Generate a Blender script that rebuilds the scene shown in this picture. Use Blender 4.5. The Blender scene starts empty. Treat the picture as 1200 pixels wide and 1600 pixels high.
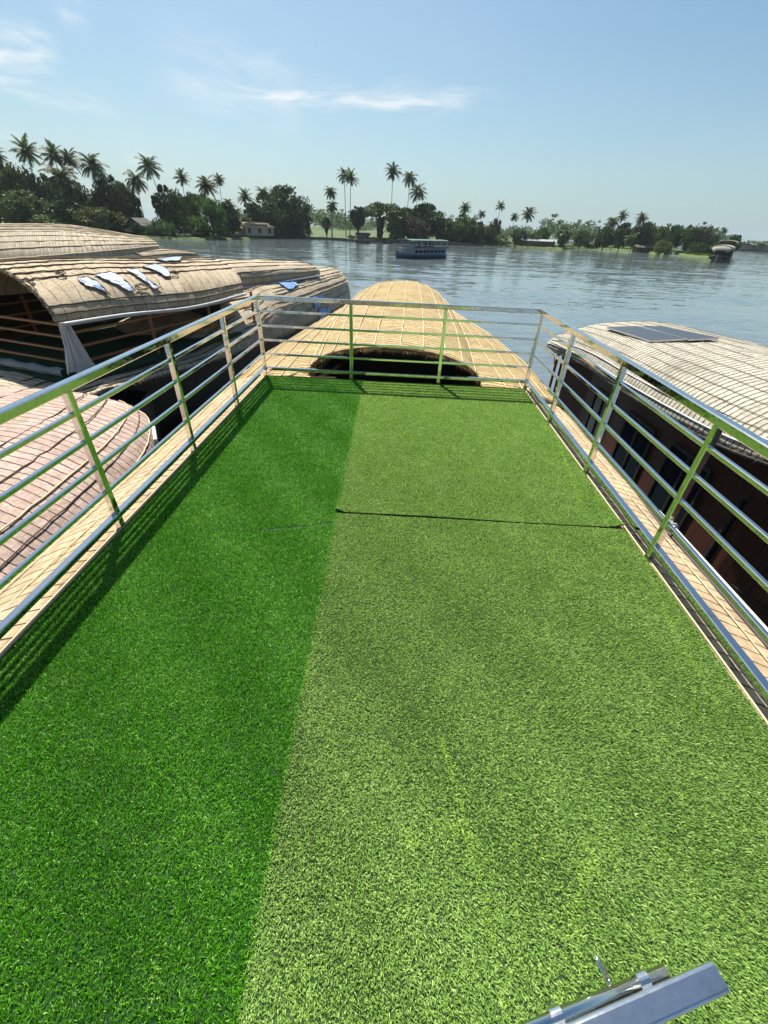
import bpy, bmesh, math, random
import numpy as np
from mathutils import Vector, Matrix

R = math.radians
S = bpy.context.scene
COL = S.collection
rnd = random.Random(7)

# ------------------------------------------------------------------ camera, light, exposure
F_PX, YAW, PITCH, ROLL = 641.67, R(-1.05237), R(34.79523), R(2.65268)
CAM = Vector((1.74327, 0.0, 1.67922))
cy_, sy_, cp_, sp_ = math.cos(YAW), math.sin(YAW), math.cos(PITCH), math.sin(PITCH)
FWD = Vector((sy_*cp_, cy_*cp_, -sp_)); RT0 = Vector((cy_, -sy_, 0)); UP0 = RT0.cross(FWD)
RT = math.cos(ROLL)*RT0 + math.sin(ROLL)*UP0
UP = -math.sin(ROLL)*RT0 + math.cos(ROLL)*UP0
cam = bpy.data.objects.new('camera', bpy.data.cameras.new('camera')); COL.objects.link(cam)
M = Matrix.Identity(4)
for i in range(3):
    M[i][0], M[i][1], M[i][2], M[i][3] = RT[i], UP[i], -FWD[i], CAM[i]
cam.matrix_world = M
cam.data.sensor_fit = 'VERTICAL'; cam.data.sensor_height = 24.0
cam.data.lens = F_PX/1600*24.0
cam.data.clip_start = 0.02; cam.data.clip_end = 6000
S.camera = cam
S.view_settings.view_transform = 'Standard'; S.view_settings.look = 'None'
S.view_settings.gamma = 1; S.view_settings.use_curve_mapping = False
S.view_settings.exposure = 0.78

SUN_DIR = Vector((-0.245, 0.58, 0.95)).normalized()
SUN_EL = math.asin(SUN_DIR.z); SUN_ROT = math.atan2(SUN_DIR.x, SUN_DIR.y)
W = bpy.data.worlds.new("World"); S.world = W; W.use_nodes = True
sl = bpy.data.lights.new('sun', 'SUN'); sl.energy = 5.0; sl.angle = R(0.53); sl.color = (1, 0.95, 0.86)
so = bpy.data.objects.new('sun', sl); COL.objects.link(so)
so.rotation_euler = SUN_DIR.to_track_quat('Z', 'Y').to_euler(); so.location = (0, 20, 60)

def ray(x, y):
    return FWD + RT*((x-600)/F_PX) - UP*((y-800)/F_PX)
def onz(x, y, z):
    d = ray(x, y); return CAM + d*((z-CAM.z)/d.z)
def ony(x, y, Y):
    d = ray(x, y); return CAM + d*((Y-CAM.y)/d.y)

# ------------------------------------------------------------------ node helpers
def lin(r, g, b):
    return tuple(((c/255)/12.92 if c/255 <= .04045 else ((c/255+.055)/1.055)**2.4) for c in (r, g, b)) + (1,)

class NT:
    def __init__(s, tree): s.t = tree; s.n = tree.nodes; s.l = tree.links
    def node(s, typ, **kw):
        n = s.n.new(typ)
        for k, v in kw.items(): setattr(n, k, v)
        return n
    def put(s, sock, v):
        if isinstance(v, bpy.types.NodeSocket): s.l.new(v, sock)
        else: sock.default_value = (*v, 1) if isinstance(v, tuple) and len(v) == 3 and sock.type == 'RGBA' else v
    def math(s, op, a, b=0.0, c=None, clamp=False):
        n = s.node('ShaderNodeMath', operation=op, use_clamp=clamp)
        s.put(n.inputs[0], a); s.put(n.inputs[1], b)
        if c is not None: s.put(n.inputs[2], c)
        return n.outputs[0]
    def vmath(s, op, a, b):
        n = s.node('ShaderNodeVectorMath', operation=op); s.put(n.inputs[0], a); s.put(n.inputs[1], b)
        return n.outputs['Value'] if op in ('DOT_PRODUCT', 'LENGTH') else n.outputs[0]
    def mix(s, f, a, b, blend='MIX'):
        n = s.node('ShaderNodeMix', data_type='RGBA', blend_type=blend)
        s.put(n.inputs[0], f); s.put(n.inputs[6], a); s.put(n.inputs[7], b); return n.outputs[2]
    def noise(s, vec, scale, detail=3, rough=.5, dist=0.0):
        n = s.node('ShaderNodeTexNoise'); s.put(n.inputs['Scale'], scale); n.inputs['Detail'].default_value = detail
        n.inputs['Roughness'].default_value = rough; n.inputs['Distortion'].default_value = dist
        if vec is not None: s.l.new(vec, n.inputs['Vector'])
        return n.outputs['Fac']
    def ramp(s, f, stops):
        n = s.node('ShaderNodeValToRGB'); e = n.color_ramp.elements
        while len(e) < len(stops): e.new(.5)
        for k, (p, c) in enumerate(stops):
            e[k].position = p; e[k].color = c if len(c) == 4 else (*c, 1)
        s.put(n.inputs[0], f); return n.outputs[0]
    def step(s, f, a, b):
        n = s.node('ShaderNodeMapRange', interpolation_type='SMOOTHSTEP')
        s.put(n.inputs[0], f); n.inputs[1].default_value = a; n.inputs[2].default_value = b; return n.outputs[0]
    def mapping(s, vec, scale=(1, 1, 1), rot=(0, 0, 0), loc=(0, 0, 0)):
        n = s.node('ShaderNodeMapping'); s.l.new(vec, n.inputs[0]); n.inputs['Scale'].default_value = scale
        n.inputs['Rotation'].default_value = rot; n.inputs['Location'].default_value = loc; return n.outputs[0]
    def coord(s, w='Object'): return s.node('ShaderNodeTexCoord').outputs[w]
    def sep(s, v):
        n = s.node('ShaderNodeSeparateXYZ'); s.l.new(v, n.inputs[0]); return n.outputs
    def comb(s, x, y, z=0.0):
        n = s.node('ShaderNodeCombineXYZ'); s.put(n.inputs[0], x); s.put(n.inputs[1], y); s.put(n.inputs[2], z); return n.outputs[0]
    def bump(s, h, strength=.5, dist=.02):
        n = s.node('ShaderNodeBump'); n.inputs['Strength'].default_value = strength
        n.inputs['Distance'].default_value = dist; s.l.new(h, n.inputs['Height']); return n.outputs[0]

def mat(name):
    m = bpy.data.materials.new(name); m.use_nodes = True
    t = NT(m.node_tree); b = m.node_tree.nodes['Principled BSDF']
    t.bsdf = b; t.out = m.node_tree.nodes['Material Output']
    return m, t, b

def plain(name, col, rough=.7, metal=0.0, var=.25, scale=6.0, bump=0.0):
    m, t, b = mat(name)
    n = t.noise(t.coord(), scale, 5, .6)
    f = t.math('MULTIPLY_ADD', n, 2*var, 1-var)
    mx = t.node('ShaderNodeMix', data_type='RGBA', blend_type='MULTIPLY'); mx.inputs[0].default_value = 1
    mx.inputs[6].default_value = col
    t.l.new(t.comb(f, f, f), mx.inputs[7]); t.l.new(mx.outputs[2], b.inputs['Base Color'])
    b.inputs['Roughness'].default_value = rough; b.inputs['Metallic'].default_value = metal
    if bump: t.l.new(t.bump(n, bump, .02), b.inputs['Normal'])
    return m

# ------------------------------------------------------------------ sky with wisps of cirrus
def build_world():
    t = NT(W.node_tree); bg = W.node_tree.nodes['Background']
    sky = t.node('ShaderNodeTexSky', sky_type='NISHITA'); sky.sun_disc = False
    sky.sun_elevation = SUN_EL; sky.sun_rotation = SUN_ROT
    sky.air_density = 1.0; sky.dust_density = 1.6; sky.ozone_density = 2.5; sky.altitude = 0
    d = t.coord('Generated'); x, y, z = t.sep(d)[:3]
    az = t.math('ARCTAN2', x, y); el = t.math('ARCSINE', z)
    P = t.comb(az, el)
    warp = t.noise(t.mapping(P, (6, 20, 1)), 1.0, 4)
    def wisp(px0, py0, px1, py1, wid, gain, sx=9, sy=60):
        a, b = ray(px0, py0).normalized(), ray(px1, py1).normalized()
        a0, e0, a1, e1 = math.atan2(a.x, a.y), math.asin(a.z), math.atan2(b.x, b.y), math.asin(b.z)
        L = math.hypot(a1-a0, e1-e0); ux, uy = (a1-a0)/L, (e1-e0)/L
        da = t.math('SUBTRACT', az, a0); de = t.math('SUBTRACT', el, e0)
        s = t.math('ADD', t.math('MULTIPLY', da, ux), t.math('MULTIPLY', de, uy))
        n = t.math('SUBTRACT', t.math('MULTIPLY', de, ux), t.math('MULTIPLY', da, uy))
        n = t.math('ADD', n, t.math('MULTIPLY_ADD', warp, .05, -.025))
        g = t.math('POWER', 2.718, t.math('MULTIPLY', t.math('POWER', t.math('DIVIDE', n, wid), 2.0), -1.0))
        q = t.math('DIVIDE', s, L)
        ends = t.math('MULTIPLY', t.step(q, -.15, .3), t.math('SUBTRACT', 1.0, t.step(q, .75, 1.08)))
        fib = t.noise(t.comb(t.math('MULTIPLY', s, sx), t.math('MULTIPLY', n, sy)), 1.0, 6, .62, .4)
        f = t.math('MULTIPLY', t.math('MULTIPLY', g, ends), t.step(fib, .33, .68))
        return t.math('MULTIPLY', f, gain)
    tot = None
    for a in ((270, 128, 770, 158, .013, .85, 9, 70), (250, 100, 480, 150, .045, .42, 7, 26), (600, 138, 730, 160, .009, .85, 10, 60),
              (-60, 68, 95, 84, .017, 1.0, 9, 60), (-60, 112, 55, 118, .010, .75), (-20, 128, 190, 178, .010, .42, 8, 70),
              (85, 8, 140, 22, .016, .4, 16, 40), (195, 236, 240, 240, .012, .35, 30, 40), (-30, 210, 40, 212, .010, .45, 20, 50)):
        w = wisp(*a); tot = w if tot is None else t.math('MAXIMUM', tot, w)
    hz = t.noise(t.mapping(P, (1.2, 4, 1)), 1.5, 3)
    tot = t.math('ADD', tot, t.math('MULTIPLY', t.step(hz, .4, .8), .05), clamp=True)
    skyc = t.mix(1.0, sky.outputs[0], (.96, 1.04, 1.0, 1), 'MULTIPLY')
    hs = t.node('ShaderNodeHueSaturation'); hs.inputs['Saturation'].default_value = 1.15; hs.inputs['Value'].default_value = 1.0
    t.l.new(skyc, hs.inputs['Color']); skyc = hs.outputs[0]
    hzf = t.math('MULTIPLY', t.math('POWER', 2.718, t.math('MULTIPLY', t.math('MAXIMUM', el, 0.0), -5.0)), .60)
    skyc = t.mix(hzf, skyc, (3.9, 5.9, 6.9, 1))
    col = t.mix(tot, skyc, (8.2, 8.6, 8.8, 1))
    t.l.new(col, bg.inputs[0]); bg.inputs[1].default_value = 0.066
build_world()

# ------------------------------------------------------------------ object helpers
def tag(o, label=None, cat=None, group=None, kind=None):
    if label: o['label'] = label
    if cat: o['category'] = cat
    if group: o['group'] = group
    if kind: o['kind'] = kind
    return o
def empty(name, loc, label=None, cat=None, group=None, rz=0.0):
    o = bpy.data.objects.new(name, None); COL.objects.link(o); o.location = loc; o.rotation_euler.z = rz
    o.empty_display_size = .2
    return tag(o, label, cat, group)
def link_mesh(name, me, m, parent=None, smooth=False):
    me.materials.append(m)
    if smooth: me.polygons.foreach_set('use_smooth', [True]*len(me.polygons))
    o = bpy.data.objects.new(name, me); COL.objects.link(o)
    if parent is not None:
        o.parent = parent
        wm = Matrix.Identity(4); q = parent
        while q is not None:
            wm = q.matrix_basis @ wm if q.parent is None else (q.matrix_parent_inverse @ q.matrix_basis) @ wm
            q = q.parent
        o.matrix_parent_inverse = wm.inverted()
    return o
class MB:
    """collects boxes, tubes, sheets in world coordinates"""
    def __init__(s): s.v = []; s.f = []; s.uv = {}
    def add(s, vs, fs):
        k = len(s.v); s.v += [tuple(v) for v in vs]; s.f += [tuple(i+k for i in f) for f in fs]; return s
    def box(s, c, d, rot=None):
        c = Vector(c); hx, hy, hz = d[0]/2, d[1]/2, d[2]/2
        vs = [Vector((x, y, z)) for x in (-hx, hx) for y in (-hy, hy) for z in (-hz, hz)]
        if rot is not None: vs = [rot @ v for v in vs]
        return s.add([c+v for v in vs], [(0, 1, 3, 2), (4, 6, 7, 5), (0, 4, 5, 1), (2, 3, 7, 6), (0, 2, 6, 4), (1, 5, 7, 3)])
    def bar(s, a, b, w, h=None, up=(0, 0, 1)):
        """rectangular bar with lightly chamfered edges between a and b"""
        h = h or w; a, b = Vector(a), Vector(b); d = (b-a).normalized(); up = Vector(up)
        if abs(d.dot(up)) > .95: up = Vector((0, 1, 0))
        sx = d.cross(up).normalized(); sz = sx.cross(d)
        c = min(w, h)*.12
        prof = [(-w/2+c, -h/2), (w/2-c, -h/2), (w/2, -h/2+c), (w/2, h/2-c), (w/2-c, h/2), (-w/2+c, h/2), (-w/2, h/2-c), (-w/2, -h/2+c)]
        vs = [p+sx*x+sz*z for p in (a, b) for x, z in prof]
        fs = [(i, (i+1) % 8, 8+(i+1) % 8, 8+i) for i in range(8)]+[tuple(range(7, -1, -1)), tuple(range(8, 16))]
        return s.add(vs, fs)
    def tube(s, pts, r, n=8, cap=True):
        pts = [Vector(p) for p in pts]; rs = r if isinstance(r, (list, tuple)) else [r]*len(pts)
        k = len(s.v); prev = None
        for i, p in enumerate(pts):
            d = (pts[min(i+1, len(pts)-1)]-pts[max(i-1, 0)]).normalized()
            if prev is None:
                u = d.cross(Vector((0, 0, 1)))
                if u.length < .1: u = d.cross(Vector((0, 1, 0)))
                u.normalize()
            else:
                u = (prev-d*prev.dot(d)).normalized()
            prev = u; w = d.cross(u)
            s.v += [tuple(p+(u*math.cos(2*math.pi*j/n)+w*math.sin(2*math.pi*j/n))*rs[i]) for j in range(n)]
        for i in range(len(pts)-1):
            for j in range(n):
                s.f.append((k+i*n+j, k+i*n+(j+1) % n, k+(i+1)*n+(j+1) % n, k+(i+1)*n+j))
        if cap:
            s.f.append(tuple(k+j for j in range(n-1, -1, -1))); e = k+(len(pts)-1)*n
            s.f.append(tuple(e+j for j in range(n)))
        return s
    def grid(s, rows, thick=0.0):
        """rows of points -> sheet; optional thickness downward"""
        n = len(rows[0]); m = len(rows)
        flat = [Vector(p) for r_ in rows for p in r_]
        fs = [(i*n+j, i*n+j+1, (i+1)*n+j+1, (i+1)*n+j) for i in range(m-1) for j in range(n-1)]
        if thick:
            N = len(flat); flat2 = flat+[p-Vector((0, 0, thick)) for p in flat]
            fs2 = [tuple(i+N for i in reversed(f)) for f in fs]
            ring = [i for i in range(n)]+[i*n+n-1 for i in range(1, m)]+[(m-1)*n+j for j in range(n-2, -1, -1)]+[i*n for i in range(m-2, 0, -1)]
            sd = [(ring[(k+1) % len(ring)], ring[k], ring[k]+N, ring[(k+1) % len(ring)]+N) for k in range(len(ring))]
            return s.add(flat2, fs+fs2+sd)
        return s.add(flat, fs)
    def build(s, name, m, parent=None, smooth=False, bevel=0.0):
        me = bpy.data.meshes.new(name); me.from_pydata(s.v, [], s.f); me.update()
        bm = bmesh.new(); bm.from_mesh(me); bmesh.ops.recalc_face_normals(bm, faces=bm.faces); bm.to_mesh(me); bm.free()
        o = link_mesh(name, me, m, parent, smooth)
        if bevel:
            b = o.modifiers.new('bevel', 'BEVEL'); b.width = bevel; b.segments = 2; b.limit_method = 'ANGLE'
        return o

def np_mesh(name, V, Fq, m, parent=None, uv=None, smooth=False):
    """V (n,3); Fq list of arrays (k, 3 or 4)"""
    me = bpy.data.meshes.new(name)
    me.vertices.add(len(V)); me.vertices.foreach_set('co', np.ascontiguousarray(V, np.float32).ravel())
    loops = np.concatenate([f.ravel() for f in Fq]); tot = np.concatenate([np.full(len(f), f.shape[1]) for f in Fq])
    me.loops.add(len(loops)); me.loops.foreach_set('vertex_index', loops.astype(np.int32))
    me.polygons.add(len(tot)); st = np.concatenate([[0], np.cumsum(tot)[:-1]])
    me.polygons.foreach_set('loop_start', st.astype(np.int32)); me.polygons.foreach_set('loop_total', tot.astype(np.int32))
    me.update(calc_edges=True)
    if uv is not None:
        l = me.uv_layers.new(name='UVMap'); l.data.foreach_set('uv', np.ascontiguousarray(uv[loops], np.float32).ravel())
    return link_mesh(name, me, m, parent, smooth)

# ------------------------------------------------------------------ materials
def steel(name, rough=.13, tint=(.78, .78, .76, 1)):
    m, t, b = mat(name)
    n = t.noise(t.coord(), 9, 4, .6); n2 = t.noise(t.coord(), 160, 2)
    t.l.new(t.mix(t.step(n, .55, .75), tint, (tint[0]*.82, tint[1]*.78, tint[2]*.7, 1)), b.inputs['Base Color'])
    b.inputs['Metallic'].default_value = 1
    t.l.new(t.math('MULTIPLY_ADD', n2, .10, rough-.03), b.inputs['Roughness'])
    t.l.new(t.bump(t.noise(t.coord(), 14, 2), .12, .01), b.inputs['Normal'])
    return m
STEEL = steel('polished stainless steel', .07, (.72, .72, .70, 1))
STEEL_B = steel('brushed stainless steel', .2, (.80, .80, .79, 1))

def turf_blade(name, dark, mid, light, trans, gloss):
    m, t, b = mat(name)
    geo = t.node('ShaderNodeNewGeometry')
    rp = geo.outputs['Random Per Island']
    big = t.noise(t.coord(), 5.5, 5, .7)
    c = t.ramp(rp, [(0, dark), (.45, mid), (.8, mid), (1, light)])
    c = t.mix(t.math('MULTIPLY', t.step(big, .4, .7), .12), c, light)
    t.l.new(c, b.inputs['Base Color']); b.inputs['Roughness'].default_value = gloss
    b.inputs['Specular IOR Level'].default_value = .28
    tr = t.node('ShaderNodeBsdfTranslucent'); t.l.new(c, tr.inputs[0])
    ms = t.node('ShaderNodeMixShader'); ms.inputs[0].default_value = trans
    t.l.new(b.outputs[0], ms.inputs[1]); t.l.new(tr.outputs[0], ms.inputs[2]); t.l.new(ms.outputs[0], t.out.inputs[0])
    return m
TURF_L = turf_blade('deep green turf', (.022, .10, .002), (.088, .35, .006), (.42, .74, .15), .36, .32)
TURF_R = turf_blade('olive green turf', (.05, .135, .032), (.275, .475, .088), (.66, .84, .27), .40, .42)
TURF_W = turf_blade('scuffed pale turf', (.20, .36, .03), (.42, .66, .07), (.66, .86, .20), .34, .45)
BACK_L = plain('dark green turf backing', (.006, .045, .003, 1), .9, scale=40)
BACK_R = plain('grey green turf backing', (.022, .05, .010, 1), .9, scale=40)
EDGE = plain('pale cut turf edge', (.30, .27, .22, 1), .95, scale=60, bump=.4)

def thatch(name, base, light, dark, gap, gapw=.16, along=.0, skew=0.0, grime=.4, wob=.5, rowv=0.0, split=None):
    """mats laid across the roof: u runs along the boat (m), v across the arch (m); dark gaps every «gap» metres of u"""
    m, t, b = mat(name)
    uv = t.coord('UV'); u, v = t.sep(uv)[:2]
    nz = t.noise(t.comb(t.math('MULTIPLY', u, 1.3), t.math('MULTIPLY', v, 1.6)), 1.0, 3)
    uu = t.math('ADD', t.math('ADD', u, t.math('MULTIPLY', v, skew)), t.math('MULTIPLY_ADD', nz, gap*wob*2, -gap*wob))
    q = t.math('DIVIDE', uu, gap); fr = t.math('FRACT', q); idx = t.math('FLOOR', q)
    wn = t.node('ShaderNodeTexWhiteNoise', noise_dimensions='2D')
    t.l.new(t.comb(idx, t.math('FLOOR', t.math('MULTIPLY', v, 1.1))), wn.inputs[0])
    wr = wn.outputs['Value']
    fine = t.noise(t.comb(t.math('MULTIPLY', uu, 70), t.math('MULTIPLY', v, 6)), 1.0, 4, .65)
    fib2 = t.noise(t.comb(t.math('MULTIPLY', uu, 14), t.math('MULTIPLY', v, 30)), 1.0, 3, .6)
    blot = t.noise(uv, .9, 5, .62)
    c = t.mix(wr, base, light)
    c = t.mix(t.step(fine, .35, .75), t.mix(.45, c, dark), c)
    c = t.mix(t.math('MULTIPLY', t.step(blot, .45, .75), grime), c, dark)
    if split: c = t.mix(t.math('MULTIPLY', t.step(t.math('ADD', v, t.math('MULTIPLY', nz, .25)), split[0], split[0]+.12), .9), c, t.mix(wr, split[1], split[2]))
    ed = t.math('ABSOLUTE', t.math('SUBTRACT', fr, .5))
    gm = t.step(t.math('ADD', ed, t.math('MULTIPLY_ADD', t.noise(t.comb(t.math('MULTIPLY', u, 3), t.math('MULTIPLY', v, 9)), 1.0, 3), .14, -.07)), .5-gapw*.75, .5-gapw*.12)
    c = t.mix(t.math('MULTIPLY', gm, t.math('MULTIPLY_ADD', wr, .5, .45)), c, (dark[0]*.22, dark[1]*.2, dark[2]*.18, 1))
    h = t.math('ADD', t.math('MULTIPLY', t.math('SUBTRACT', 1.0, gm), .8), t.math('MULTIPLY', fine, .35))
    h = t.math('ADD', h, t.math('MULTIPLY', fib2, .25))
    if rowv:
        rv = t.math('FRACT', t.math('DIVIDE', t.math('ADD', v, t.math('MULTIPLY', nz, .04)), rowv))
        h = t.math('ADD', h, t.math('MULTIPLY', rv, .5))
        c = t.mix(t.math('MULTIPLY', t.step(rv, .88, .98), .55), c, dark)
    mot = t.noise(t.comb(t.math('MULTIPLY', u, 2.6), t.math('MULTIPLY', v, 2.6)), 1.0, 6, .72)
    mot2 = t.noise(t.comb(t.math('MULTIPLY', uu, 9), t.math('MULTIPLY', v, 22)), 1.0, 4, .7)
    f = t.math('MULTIPLY', t.math('MULTIPLY_ADD', mot, 1.1, .45), t.math('MULTIPLY_ADD', mot2, 1.3, .38))
    c = t.mix(1.0, c, t.comb(f, f, f), 'MULTIPLY')
    t.l.new(c, b.inputs['Base Color']); b.inputs['Roughness'].default_value = .85
    b.inputs['Specular IOR Level'].default_value = .2
    t.l.new(t.bump(h, .8, .03), b.inputs['Normal'])
    return m
TH_OWN = thatch('golden coir matting', (.44, .335, .155, 1), (.60, .48, .26, 1), (.23, .14, .05, 1), .10, .28, grime=.35, wob=.55)
TH_SIDE = thatch('tan bamboo matting', (.48, .365, .225, 1), (.585, .46, .30, 1), (.27, .18, .095, 1), .092, .10, skew=.40, grime=.25, wob=.18)
TH_A = thatch('weathered beige matting', (.46, .375, .25, 1), (.58, .48, .335, 1), (.24, .18, .12, 1), .30, .05, grime=.5)
TH_GREY = thatch('grey weathered matting', (.33, .27, .19, 1), (.44, .36, .25, 1), (.15, .115, .08, 1), .13, .22, grime=.5)
TH_A2 = thatch('slatted beige matting', (.49, .405, .29, 1), (.60, .51, .37, 1), (.24, .185, .125, 1), .13, .14, grime=.35)
TH_B = thatch('straw and grey matting', (.52, .41, .23, 1), (.64, .52, .32, 1), (.26, .18, .10, 1), .16, .10, grime=.35, split=(4.1, (.30, .26, .20, 1), (.40, .35, .27, 1)))
TH_PALE = thatch('pale straw matting', (.50, .38, .21, 1), (.62, .49, .29, 1), (.28, .19, .10, 1), .30, .06, grime=.35)
TH_PINK = thatch('pinkish fibre matting', (.46, .34, .28, 1), (.56, .43, .36, 1), (.28, .19, .15, 1), .12, .12, grime=.45)
TH_R = thatch('cream matting', (.44, .41, .33, 1), (.55, .515, .42, 1), (.20, .18, .14, 1), .10, .24, grime=.5)
TH_SHADE = plain('dark thatch underside', (.05, .035, .02, 1), .95)
ROPE = plain('pale rope', (.62, .50, .32, 1), .9, scale=60)
ROPE_D = plain('dark rope', (.10, .075, .05, 1), .95, scale=60)
ROPE_W = plain('white plastic pipe', (.58, .57, .53, 1), .4, scale=5, var=.12)
PIPE_G = plain('grey metal pipe', (.42, .43, .43, 1), .45, scale=5, var=.15)
BAMBOO = plain('bamboo pole', (.50, .36, .18, 1), .6, scale=20)
PLANK = plain('brown deck plank', (.12, .075, .045, 1), .8, scale=12, bump=.3)
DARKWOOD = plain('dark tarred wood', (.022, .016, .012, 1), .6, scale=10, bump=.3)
ORANGE = plain('orange varnished wood', (.27, .105, .035, 1), .5, scale=9)
CLOTH = plain('white cotton cloth', (.62, .62, .60, 1), .9, scale=3, var=.12)
GREYCLOTH = plain('grey canvas', (.28, .28, .27, 1), .9, scale=3)
def wall_wood():
    m, t, b = mat('red brown board wall'); p = t.coord(); x, y, z = t.sep(p)[:3]
    q = t.math('DIVIDE', y, .14); fr = t.math('FRACT', q)
    n = t.noise(t.mapping(p, (1, 9, 1.2)), 2.5, 5, .6)
    c = t.mix(n, (.028, .009, .005, 1), (.105, .033, .014, 1))
    c = t.mix(t.step(t.math('ABSOLUTE', t.math('SUBTRACT', fr, .5)), .44, .49), c, (.01, .005, .003, 1))
    t.l.new(c, b.inputs['Base Color']); b.inputs['Roughness'].default_value = .5
    return m
WALLWOOD = wall_wood()
def tarp():
    m, t, b = mat('blue tarpaulin'); n = t.noise(t.coord(), 7, 4, .6)
    t.l.new(t.mix(t.step(n, .4, .7), (.08, .20, .50, 1), (.34, .48, .74, 1)), b.inputs['Base Color'])
    b.inputs['Roughness'].default_value = .45; t.l.new(t.bump(t.noise(t.coord(), 9, 4, .6, .6), .8, .018), b.inputs['Normal'])
    return m
TARP = tarp()
def solar():
    m, t, b = mat('dark blue solar cells'); uv = t.coord('UV'); u, v = t.sep(uv)[:2]
    g = t.math('MAXIMUM', t.step(t.math('ABSOLUTE', t.math('SUBTRACT', t.math('FRACT', t.math('MULTIPLY', u, 6)), .5)), .45, .49),
               t.step(t.math('ABSOLUTE', t.math('SUBTRACT', t.math('FRACT', t.math('MULTIPLY', v, 10)), .5)), .45, .49))
    t.l.new(t.mix(t.math('MULTIPLY', g, .6), (.035, .042, .055, 1), (.22, .23, .25, 1)), b.inputs['Base Color'])
    b.inputs['Roughness'].default_value = .38; b.inputs['Specular IOR Level'].default_value = .3
    return m
SOLAR = solar()
ALU = plain('aluminium frame', (.62, .62, .62, 1), .35, .8)
GLASS_D = plain('dark window glass', (.012, .018, .022, 1), .08)

# ------------------------------------------------------------------ water, land
WZ = -3.2
def water_mat():
    m, t, b = mat('river water'); p = t.coord()
    b.inputs['Base Color'].default_value = (.12, .15, .155, 1); b.inputs['Roughness'].default_value = .04
    b.inputs['IOR'].default_value = 1.333
    def slope(sc, rot, scale, det, amp):
        n = t.node('ShaderNodeTexNoise'); n.inputs['Scale'].default_value = scale; n.inputs['Detail'].default_value = det
        n.inputs['Roughness'].default_value = .55; n.inputs['Distortion'].default_value = .3
        t.l.new(t.mapping(p, sc, (0, 0, R(rot))), n.inputs['Vector'])
        v = t.vmath('SUBTRACT', n.outputs['Color'], (.5, .5, .5))
        return t.vmath('MULTIPLY', v, (amp*.55, amp, 0))
    n3 = t.noise(t.mapping(p, (1, 2.2, 1)), .03, 3, .5)
    calm = t.math('MULTIPLY_ADD', t.step(n3, .36, .66), .7, .5)
    tot = t.vmath('ADD', slope((.30, 1.2, 1), 10, .32, 3, .25), slope((.45, 1.5, 1), -8, 1.3, 3, .30))
    tot = t.vmath('ADD', tot, slope((.8, 1.6, 1), 14, 5.0, 2, .22))
    sc_ = t.node('ShaderNodeVectorMath', operation='SCALE'); t.l.new(tot, sc_.inputs[0]); t.l.new(calm, sc_.inputs['Scale'])
    nn = t.node('ShaderNodeVectorMath', operation='NORMALIZE'); t.l.new(t.vmath('ADD', sc_.outputs[0], (0, 0, 1)), nn.inputs[0])
    t.l.new(nn.outputs[0], b.inputs['Normal'])
    return m
me_w = MB().grid([[(x, y, WZ) for x in (-2500, -300, 0, 300, 2500)] for y in (-300, 0, 300, 900, 4000)])
tag(me_w.build('water', water_mat()), kind='structure')
def land_mat(name, g1, g2, soil, sc=.25):
    m, t, b = mat(name); p = t.coord(); n = t.noise(p, sc, 5, .65); n2 = t.noise(p, sc*9, 4, .7)
    c = t.mix(n2, g1, g2); c = t.mix(t.step(n, .52, .7), c, soil)
    t.l.new(c, b.inputs['Base Color']); b.inputs['Roughness'].default_value = .95
    t.l.new(t.bump(n2, .8, .4), b.inputs['Normal']); return m
GRASS = land_mat('riverside grass', (.045, .085, .018, 1), (.10, .15, .035, 1), (.07, .06, .035, 1))
REED = land_mat('bright riverbank grass', (.08, .125, .02, 1), (.13, .18, .04, 1), (.07, .10, .025, 1))
STONE = plain('mossy stone', (.10, .09, .07, 1), .95, scale=1.5, var=.5, bump=.8)

def shore(name, px, back, m, z1=.35, z2=.9):
    """land from a shoreline traced at water level and running back «back» metres"""
    rows = []
    pts = [onz(x, y, WZ) for x, y in px]
    fine = []
    for a, b in zip(pts[:-1], pts[1:]):
        for k in range(6): fine.append(a.lerp(b, k/6)+Vector((rnd.uniform(-.4, .4), rnd.uniform(-.4, .4), 0)))
    fine.append(pts[-1])
    for d, z in ((-.3, -.6), (.5, z1*.8), (2, z1), (12, (z1+z2)/2), (back*.4, z2), (back, z2)):
        row = []
        for p in fine:
            u = Vector((p.x-CAM.x, p.y, 0)).normalized()
            row.append(p+u*d+Vector((0, 0, z+(rnd.uniform(-.1, .1) if d > 0 else 0))))
        rows.append(row)
    return tag(MB().grid(rows).build(name, m, smooth=True), kind='structure')
shore('ground', [(-500, 350), (-150, 356), (60, 363), (195, 371), (290, 374), (345, 375), (480, 372), (560, 377), (640, 380), (700, 382), (760, 384), (812, 386)], 190, GRASS)
shore('riverbank', [(806, 386), (850, 388), (880, 390), (900, 388), (960, 391), (1000, 394), (1036, 399), (1050, 396), (1080, 401), (1112, 404)], 60, REED, .5, .7)
shore('far_ground', [(400, 364), (700, 369), (1000, 377), (1150, 383.5), (1230, 388), (1500, 400)], 700, GRASS)

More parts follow.
